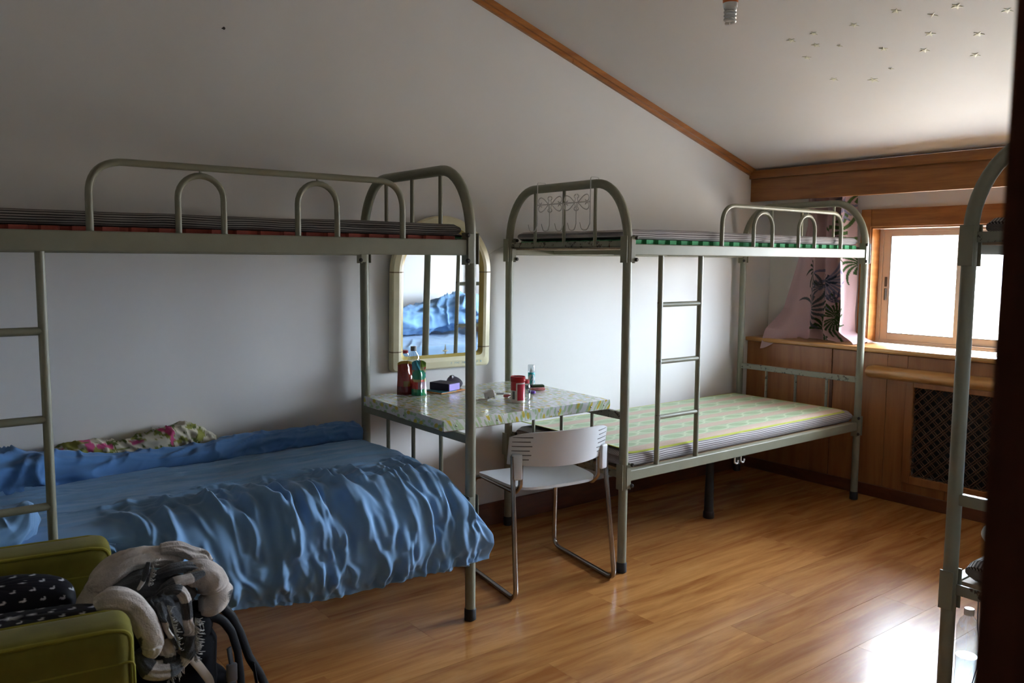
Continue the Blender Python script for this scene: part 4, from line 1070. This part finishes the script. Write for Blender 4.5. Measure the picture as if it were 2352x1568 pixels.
fold([(-1.520, -1.44, .640), (-1.464, -1.45, .654), (-1.422, -1.45, .654), (-1.380, -1.45, .640)], [.012, .018, .018, .010], 'grey', 7, .7)
fold([(-1.500, -1.475, .612), (-1.463, -1.482, .634), (-1.423, -1.482, .636), (-1.388, -1.478, .642)], [.010, .016, .016, .008], 'check', 8, .7)
fold([(-1.494, -1.51, .628), (-1.466, -1.52, .630), (-1.450, -1.52, .608), (-1.446, -1.52, .584), (-1.444, -1.52, .545), (-1.439, -1.52, .514), (-1.446, -1.525, .471), (-1.468, -1.525, .440)], [.009, .014, .0145, .014, .013, .016, .017, .010], 'check', 9, .8, .2)
fold([(-1.508, -1.53, .615), (-1.504, -1.54, .582), (-1.499, -1.54, .552), (-1.484, -1.54, .522), (-1.472, -1.54, .500)], [.007, .011, .011, .012, .008], 'check', 10, .5)
fold([(-1.512, -1.50, .570), (-1.502, -1.505, .523), (-1.490, -1.505, .481), (-1.504, -1.505, .450), (-1.530, -1.505, .432)], [.02, .026, .026, .026, .016], 'check', 11, .8)
fold([(-1.555, -1.51, .505), (-1.532, -1.52, .458), (-1.490, -1.525, .445), (-1.458, -1.52, .455)], [.016, .024, .024, .012], 'check', 12, .8)
fold([(-1.514, -1.47, .694), (-1.522, -1.475, .672), (-1.530, -1.475, .650), (-1.540, -1.47, .632)], [.005, .009, .010, .006], 'check', 13, .5)
def fringe():
    gs = []; r_ = random.Random(5)
    def run(a, b_, n, d, ln):
        a, b_, d = Vector(a), Vector(b_), Vector(d)
        for k in range(n):
            p = a.lerp(b_, k/(n-1)); q = p+d*ln*(.6+.8*r_.random())+Vector((r_.uniform(-.006, .006), r_.uniform(-.004, .004), r_.uniform(-.008, .004)))
            m = (p+q)/2+Vector((0, -.003, -.002)); gs.append(tube([p, m, q], [.0011, .0010, .0005], 5))
    run((-1.430, -1.53, .555), (-1.436, -1.535, .455), 60, (1, -.1, -.5), .014)
    run((-1.497, -1.548, .610), (-1.474, -1.552, .500), 48, (.8, -.4, -.1), .011)
    run((-1.376, -1.405, .672), (-1.346, -1.41, .640), 24, (.6, -.2, .2), .011)
    run((-1.392, -1.462, .655), (-1.374, -1.468, .632), 22, (.8, -.2, -.2), .012)
    run((-1.506, -1.48, .696), (-1.520, -1.484, .645), 26, (.8, -.3, -.1), .008)
    run((-1.46, -1.535, .448), (-1.50, -1.54, .425), 20, (.3, -.1, -1), .012)
    return join(*gs)
fg_ = fringe(); tag(obj('fringe', fg_, M_wool, sf, col=np.tile([.36, .34, .32], (len(fg_[0]), 1)), sharp=0), kind='stuff')

# ------------------------------------------------------------ curtain
def curtain():
    nu, nv = 210, 330
    U, Vv = np.meshgrid(np.linspace(0, 1, nu), np.linspace(0, 1, nv), indexing='ij')
    z = 1.95-1.045*Vv
    yl = -.345+.215*np.clip((Vv-.30)/.70, 0, 1)**1.05
    yr = -.672+.010*np.sin(Vv*6)-.165*smooth(.93, 1.0, Vv)**1.3
    # the left third is a loose flap, the rest hangs in tight folds
    k = U
    fl = .34
    ym = -.395+.02*smooth(.5, 1, Vv)
    y = np.where(k < fl, yl+(ym-yl)*(k/fl), ym+(yr-ym)*((k-fl)/(1-fl)))
    amp = .042*smooth(fl-.05, fl+.15, k)+.006
    ph = k*2*PI*4.2+.5*np.sin(Vv*4)+.6*smooth(.8, 1, Vv)
    x = 2.868+amp*np.sin(ph)+.010*np.sin(ph*2.3+Vv*3)*smooth(fl, fl+.2, k)
    y = y+.018*np.cos(ph)*smooth(fl, fl+.2, k)
    # the flap's foot lies over the front edge of the sill
    out = (1-smooth(.0, fl+.06, k))*smooth(.80, 1.0, Vv)
    x = x-.165*out
    z = z-.075*(1-smooth(0, .22, k))*smooth(.94, 1, Vv)
    # the tight folds puddle on the sill
    pd = smooth(.945, 1.0, Vv)*smooth(fl, fl+.15, k); x = x-.055*pd+.02*pd*np.sin(k*40)
    z = np.where(k > fl*.8, np.maximum(z, .904+.010*(1+np.sin(k*33))*smooth(.93, 1, Vv)), z)
    P = np.stack([x, y, z], -1)
    # print: palm fronds on pink cotton, in flat cloth coordinates
    cu = U*.85; cv = Vv*1.045
    col = np.tile(np.array([.60, .42, .44]), (nu, nv, 1))
    def frond(c0, R_, a0, a1, n, colr, curl=.6, wid=.42):
        dx, dy = cu-c0[0], cv-c0[1]; r_ = np.hypot(dx, dy); a = np.arctan2(dy, dx)+curl*(r_/R_)**2
        a = (a-a0) % (2*PI); t = a/((a1-a0)); q = (t*n) % 1-.5
        m = (t < 1) & (r_ < R_*(.75+.25*np.cos(np.floor(t*n)*2.4))) & (np.abs(q) < wid*(1-(r_/R_))**.6)
        col[m] = colr
    G1, G2, BL = (.045, .085, .028), (.075, .13, .045), (.22, .22, .32)
    frond((.56, .66), .23, -.9, 3.9, 19, BL, .5, .46); frond((.56, .665), .07, 0, 6.28, 9, (.04, .06, .09), .2)
    frond((.70, .36), .20, -1.6, 4.2, 15, G2, .5, .46); frond((.50, .42), .13, .2, 3.2, 8, G1); frond((.74, .16), .16, .4, 4.0, 12, BL, .5, .46)
    frond((.64, .90), .17, -3.0, 3.0, 23, G1, .3, .5); frond((.45, .985), .12, -3.0, 2.0, 12, G1, .3, .48)
    frond((.34, .84), .18, -2.6, 1.6, 11, (.10, .12, .13), .5, .40); frond((.33, .60), .14, 1.0, 4.4, 8, (.06, .08, .06), .5, .40); frond((.60, .80), .09, -2.4, .2, 5, (.10, .11, .17), .6)
    frond((.42, .71), .12, 2.2, 4.8, 6, (.12, .13, .16), .5, .40); frond((.86, .55), .15, 0, 6.2, 14, G1); frond((.88, .12), .14, 0, 6.2, 12, G2)
    n = nu*nv; A = P.reshape(-1, 3); Bq = A+np.array([.0012, 0, 0])
    fa = np.array(gfaces(nu, nv)); F = fa.tolist()
    return A.tolist(), F, col.reshape(-1, 3)
def curtmat():
    m, t, b = newmat('printed_pink_cotton'); out = t.nodes['Material Output']
    a = t.nodes.new('ShaderNodeVertexColor'); a.layer_name = 'Col'; f = noise(t, coords(t), 260, 2)
    c = mixc(t, 1.0, a.outputs[0], ramp(t, f, ((.3, .93), (.7, 1.0))), 'MULTIPLY'); t.links.new(c, b.inputs['Base Color']); setp(b, rough=.85, spec=.15)
    tl = t.nodes.new('ShaderNodeBsdfTranslucent'); t.links.new(c, tl.inputs[0]); mx = t.nodes.new('ShaderNodeMixShader'); mx.inputs[0].default_value = .3
    t.links.new(b.outputs[0], mx.inputs[1]); t.links.new(tl.outputs[0], mx.inputs[2]); t.links.new(mx.outputs[0], out.inputs[0]); return m
cg_ = curtain()
tag(obj('curtain', cg_, curtmat(), sharp=0, col=cg_[2], loc=(2.868, -.45, .9)), 'pink curtain with palm-leaf print hanging beside the window', 'curtain')

# ------------------------------------------------------------ star stickers on the sloped ceiling
STARS = [
 (1.398, -1.662, .0396, 5, 'pale plastic star on the ceiling, second from the dark frame in its top row counting leftwards past the cross'),
 (1.479, -1.774, .0392, 4, 'pale four-pointed cross-shaped star sticker on the sloped ceiling'),
 (1.459, -1.878, .0439, 5, 'topmost pale star sticker on the ceiling, right of the cross-shaped one'),
 (1.558, -2.025, .0403, 5, 'pale ceiling star sticker partly cut off by the dark door frame'),
 (1.426, -1.463, .0384, 5, 'pale ceiling star sticker standing alone above the left cluster'),
 (1.420, -1.272, .0333, 5, 'topmost pale star sticker of the left ceiling cluster'),
 (1.432, -1.149, .0397, 5, 'leftmost pale star sticker on the sloped ceiling'),
 (1.509, -1.229, .0375, 5, 'middle pale star sticker of the left ceiling cluster'),
 (1.554, -1.321, .0256, 4, 'tiny pale star sticker just right of the left ceiling cluster'),
 (1.647, -1.479, .0365, 5, 'pale star sticker at the centre of the ceiling group'),
 (1.592, -1.130, .0388, 5, 'lowest pale star sticker of the left ceiling cluster'),
 (1.606, -1.704, .0426, 5, 'pale ceiling star sticker right below the cross-shaped one'),
 (1.678, -1.869, .0416, 5, 'brightest white-edged star sticker at the right of the ceiling'),
 (1.720, -1.627, .0403, 5, 'pale ceiling star sticker second below the cross-shaped one'),
 (1.829, -1.794, .0397, 5, 'lowest right star sticker on the sloped ceiling'),
 (1.815, -1.428, .0248, 4, 'tiny pale star sticker above the largest ceiling star'),
 (1.819, -1.136, .0380, 5, 'lowest left star sticker, left of the largest ceiling star'),
 (1.887, -1.303, .0515, 5, 'largest pale star sticker, lowest on the sloped ceiling')]
STARS[0] = STARS[0][:4]+('pale ceiling star sticker left of the cross-shaped one',)
ang = math.atan(.312)
for k, (x, y_, w_, n, lab) in enumerate(STARS):
    o = obj('star_sticker', star_geo(w_/2*1.08, w_/2*(.42 if n == 5 else .22), n, .0026), M_star, smooth=False, local=True, loc=(x, y_, ceil_z(x)-.0005))
    o.rotation_euler = (Matrix.Rotation(ang, 4, 'Y') @ Matrix.Rotation(k*1.37 if n == 5 else .75, 4, 'Z')).to_euler()
    tag(o, lab, 'sticker', 'star stickers on the ceiling')

# ------------------------------------------------------------ hanging bulb, nail, hook rack, small things
bx_, by_, bz_ = .338, -1.656, 2.198
lb = thing('pendant_bulb', 'unlit spiral bulb hanging from the ceiling on a cord', 'lamp', (bx_, by_, bz_))
obj('cord', tube([(bx_, by_, bz_+.155), (bx_+.004, by_, bz_+.3), (bx_, by_, ceil_z(bx_)+.01)], .003, 8), M_cord, lb)
obj('socket', lathe([(.017, .115), (.019, .12), (.019, .15), (.008, .158)], (bx_, by_, bz_), 20), M_black, lb)
obj('collar', lathe([(.0245, .068), (.0255, .072), (.0255, .105), (.019, .118)], (bx_, by_, bz_), 28), M_orange, lb)
obj('base', lathe([(.0225, .052), (.0245, .056), (.0245, .070)], (bx_, by_, bz_), 28), M_white, lb)
def spiral():
    P = []
    for k in range(141):
        t = k/140; a = t*2*PI*4.6; r_ = .0165*(1-.45*smooth(.86, 1, t)); P.append((bx_+float(r_)*math.cos(a), by_+float(r_)*math.sin(a), bz_+.056-.056*t))
    return tube(P, .0052, 10)
obj('spiral_tube', spiral(), M_spiral, lb)
nl = tag(obj('nail', xf(lathe([(.0022, 0), (.0022, .022), (.006, .0225), (.005, .026)], seg=10), Matrix.Translation((-.798, 0, 2.336)) @ Matrix.Rotation(rad(100), 4, 'X')), M_nail), 'dark nail in the upper left of the wall', 'nail')
hr = thing('hook_rack', 'curly white wire hook rack hanging on the bunk end', 'hook rack', (.612, -.51, 1.56))
XH = .612
def yz(pts): return [(XH, a, b_) for a, b_ in pts]
WR = .0024
for y_ in (-.318, -.694):
    obj('hanger', tube(fillet([(XH+.052, y_, 1.735), (XH+.052, y_, 1.782), (XH, y_, 1.782), (XH, y_, 1.575), (XH, y_+.02, 1.545), (XH-.004, y_+.052, 1.545), (XH-.006, y_+.062, 1.58)], [.012, .012, .01, .02, .02, .01], 5), WR, 8), M_wire, hr)
obj('bar', tube([(XH, -.318, 1.672), (XH, -.694, 1.672)], WR, 8), M_wire, hr)
for y_ in (-.41, -.508, -.60):
    obj('hook', tube(fillet([(XH, y_, 1.672), (XH, y_, 1.575), (XH, y_+.012, 1.545), (XH-.004, y_+.042, 1.545), (XH-.006, y_+.052, 1.58)], .018, 5), WR, 8), M_wire, hr)
def scroll(cy, cz, s, q):
    P = []
    for k in range(30):
        t = k/29; a = t*PI*1.75; r_ = .026*(1-.55*t); P.append((XH, cy+s*(.040+.022-r_*math.cos(a)*1.0-.0), cz+q*(.028*t**.5+r_*math.sin(a)*.9-.0)))
    return P
def curl(p0, p1, bul, s, q, end):
    P = [(XH, p0[0], p0[1])]
    for k in range(1, 25):
        t = k/24; a = t*PI*1.55
        P.append((XH, p0[0]+s*(.058*t+.0), p0[1]+q*(.034*math.sin(min(1, t)*PI*.5))))
    c = P[-1]
    for k in range(1, 15):
        a = k/14*PI*1.35; r_ = .017*(1-.35*k/14); P.append((XH, c[1]+s*r_*math.sin(a), c[2]-q*(.017-r_*math.cos(a))))
    return P
for c in (-.412, -.600):
    for s in (1, -1):
        for q in (1, -1):
            obj('scroll', tube(curl((c+s*.012, 1.672), None, 0, s, q, 0), WR*.9, 6), M_wire, hr)
            P = [(XH, c+s*.012, 1.672)]+[(XH, c+s*(.004+.011*math.sin(k/12*PI)), 1.672+q*(.018+.02*k/12)) for k in range(1, 13)]+[(XH, c+s*(.016), 1.672+q*.030)]
            obj('scroll', tube(P, WR*.9, 6), M_wire, hr)
# black support post under the bunk by the window, cut timber and hooks under its rail
sl = thing('support_post', 'black tapered support post under the bunk by the window', 'post', (1.605, -.62, 0))
obj('shaft', lathe([(.026, .03), (.019, .40), (.019, .424)], (1.605, -.62, 0), 20), M_black, sl)
obj('foot', lathe([(.029, 0), (.031, .004), (.030, .032), (.026, .04)], (1.605, -.62, 0), 20), M_black, sl)
tag(obj('timber_offcut', box(1.52, 1.70, -.86, -.80, .398, .4235, .002), wood('pale_timber', (.36, .26, .18), (.5, .4, .3), (2, 10, 10), .7), smooth=False), 'pale timber offcut wedged under the bed rail', 'timber')
for k, (xh, ll) in enumerate(((1.455, 'left white plastic hook hanging below the lower bed rail'), (1.505, 'right white plastic hook hanging below the lower bed rail'))):
    tag(obj('hook', tube(fillet([(xh, -.895, .4205), (xh, -.895, .385), (xh+.02, -.897, .375), (xh+.026, -.897, .395)], .01, 4), .004, 8), M_white), ll, 'hook')
# water bottle on the floor and crumpled cloth, by the door-side bunk
wc = (.80, -2.335, 0)
wb = thing('water_bottle', 'clear plastic water bottle on the floor by the bunk post', 'bottle', wc)
obj('body', lathe([(.028, .0), (.033, .004), (.034, .06), (.0325, .075), (.034, .09), (.034, .15), (.0325, .16), (.034, .175), (.034, .215), (.026, .240), (.0135, .256), (.0135, .262)], wc, 28), clear('bottle_plastic', (.90, .93, .94), .08, 1.5, .10), wb)
obj('water', lathe([(.027, .004), (.032, .006), (.033, .06), (.0315, .075), (.033, .09), (.033, .118)], wc, 28), clear('water', (.93, .96, .97), .0, 1.33, .02), wb)
obj('cap', lathe([(.0155, .258), (.0155, .277), (.0145, .279)], wc, 20), M_white, wb)
tag(obj('thin_cable', tube(fillet([(.775, -2.383, .418), (.762, -2.376, .33), (.775, -2.372, .24), (.80, -2.372, .17), (.79, -2.373, .10), (.765, -2.372, .05), (.762, -2.36, .003), (.72, -2.30, .003)], .05, 6), .0016, 6), M_grey), 'thin grey cable hanging down in front of the water bottle', 'cable')
cl = lumpy_roll([(.56, -2.52, .575), (.62, -2.48, .60), (.70, -2.47, .585)], [.03, .045, .03], 51, 60, 30, .4, .8, 20, .5345)
tag(obj('cloth', cl, fabric('white_cotton', (.7, .7, .72), .85), sharp=0), 'crumpled white cloth on the lower bunk by the door frame', 'cloth')
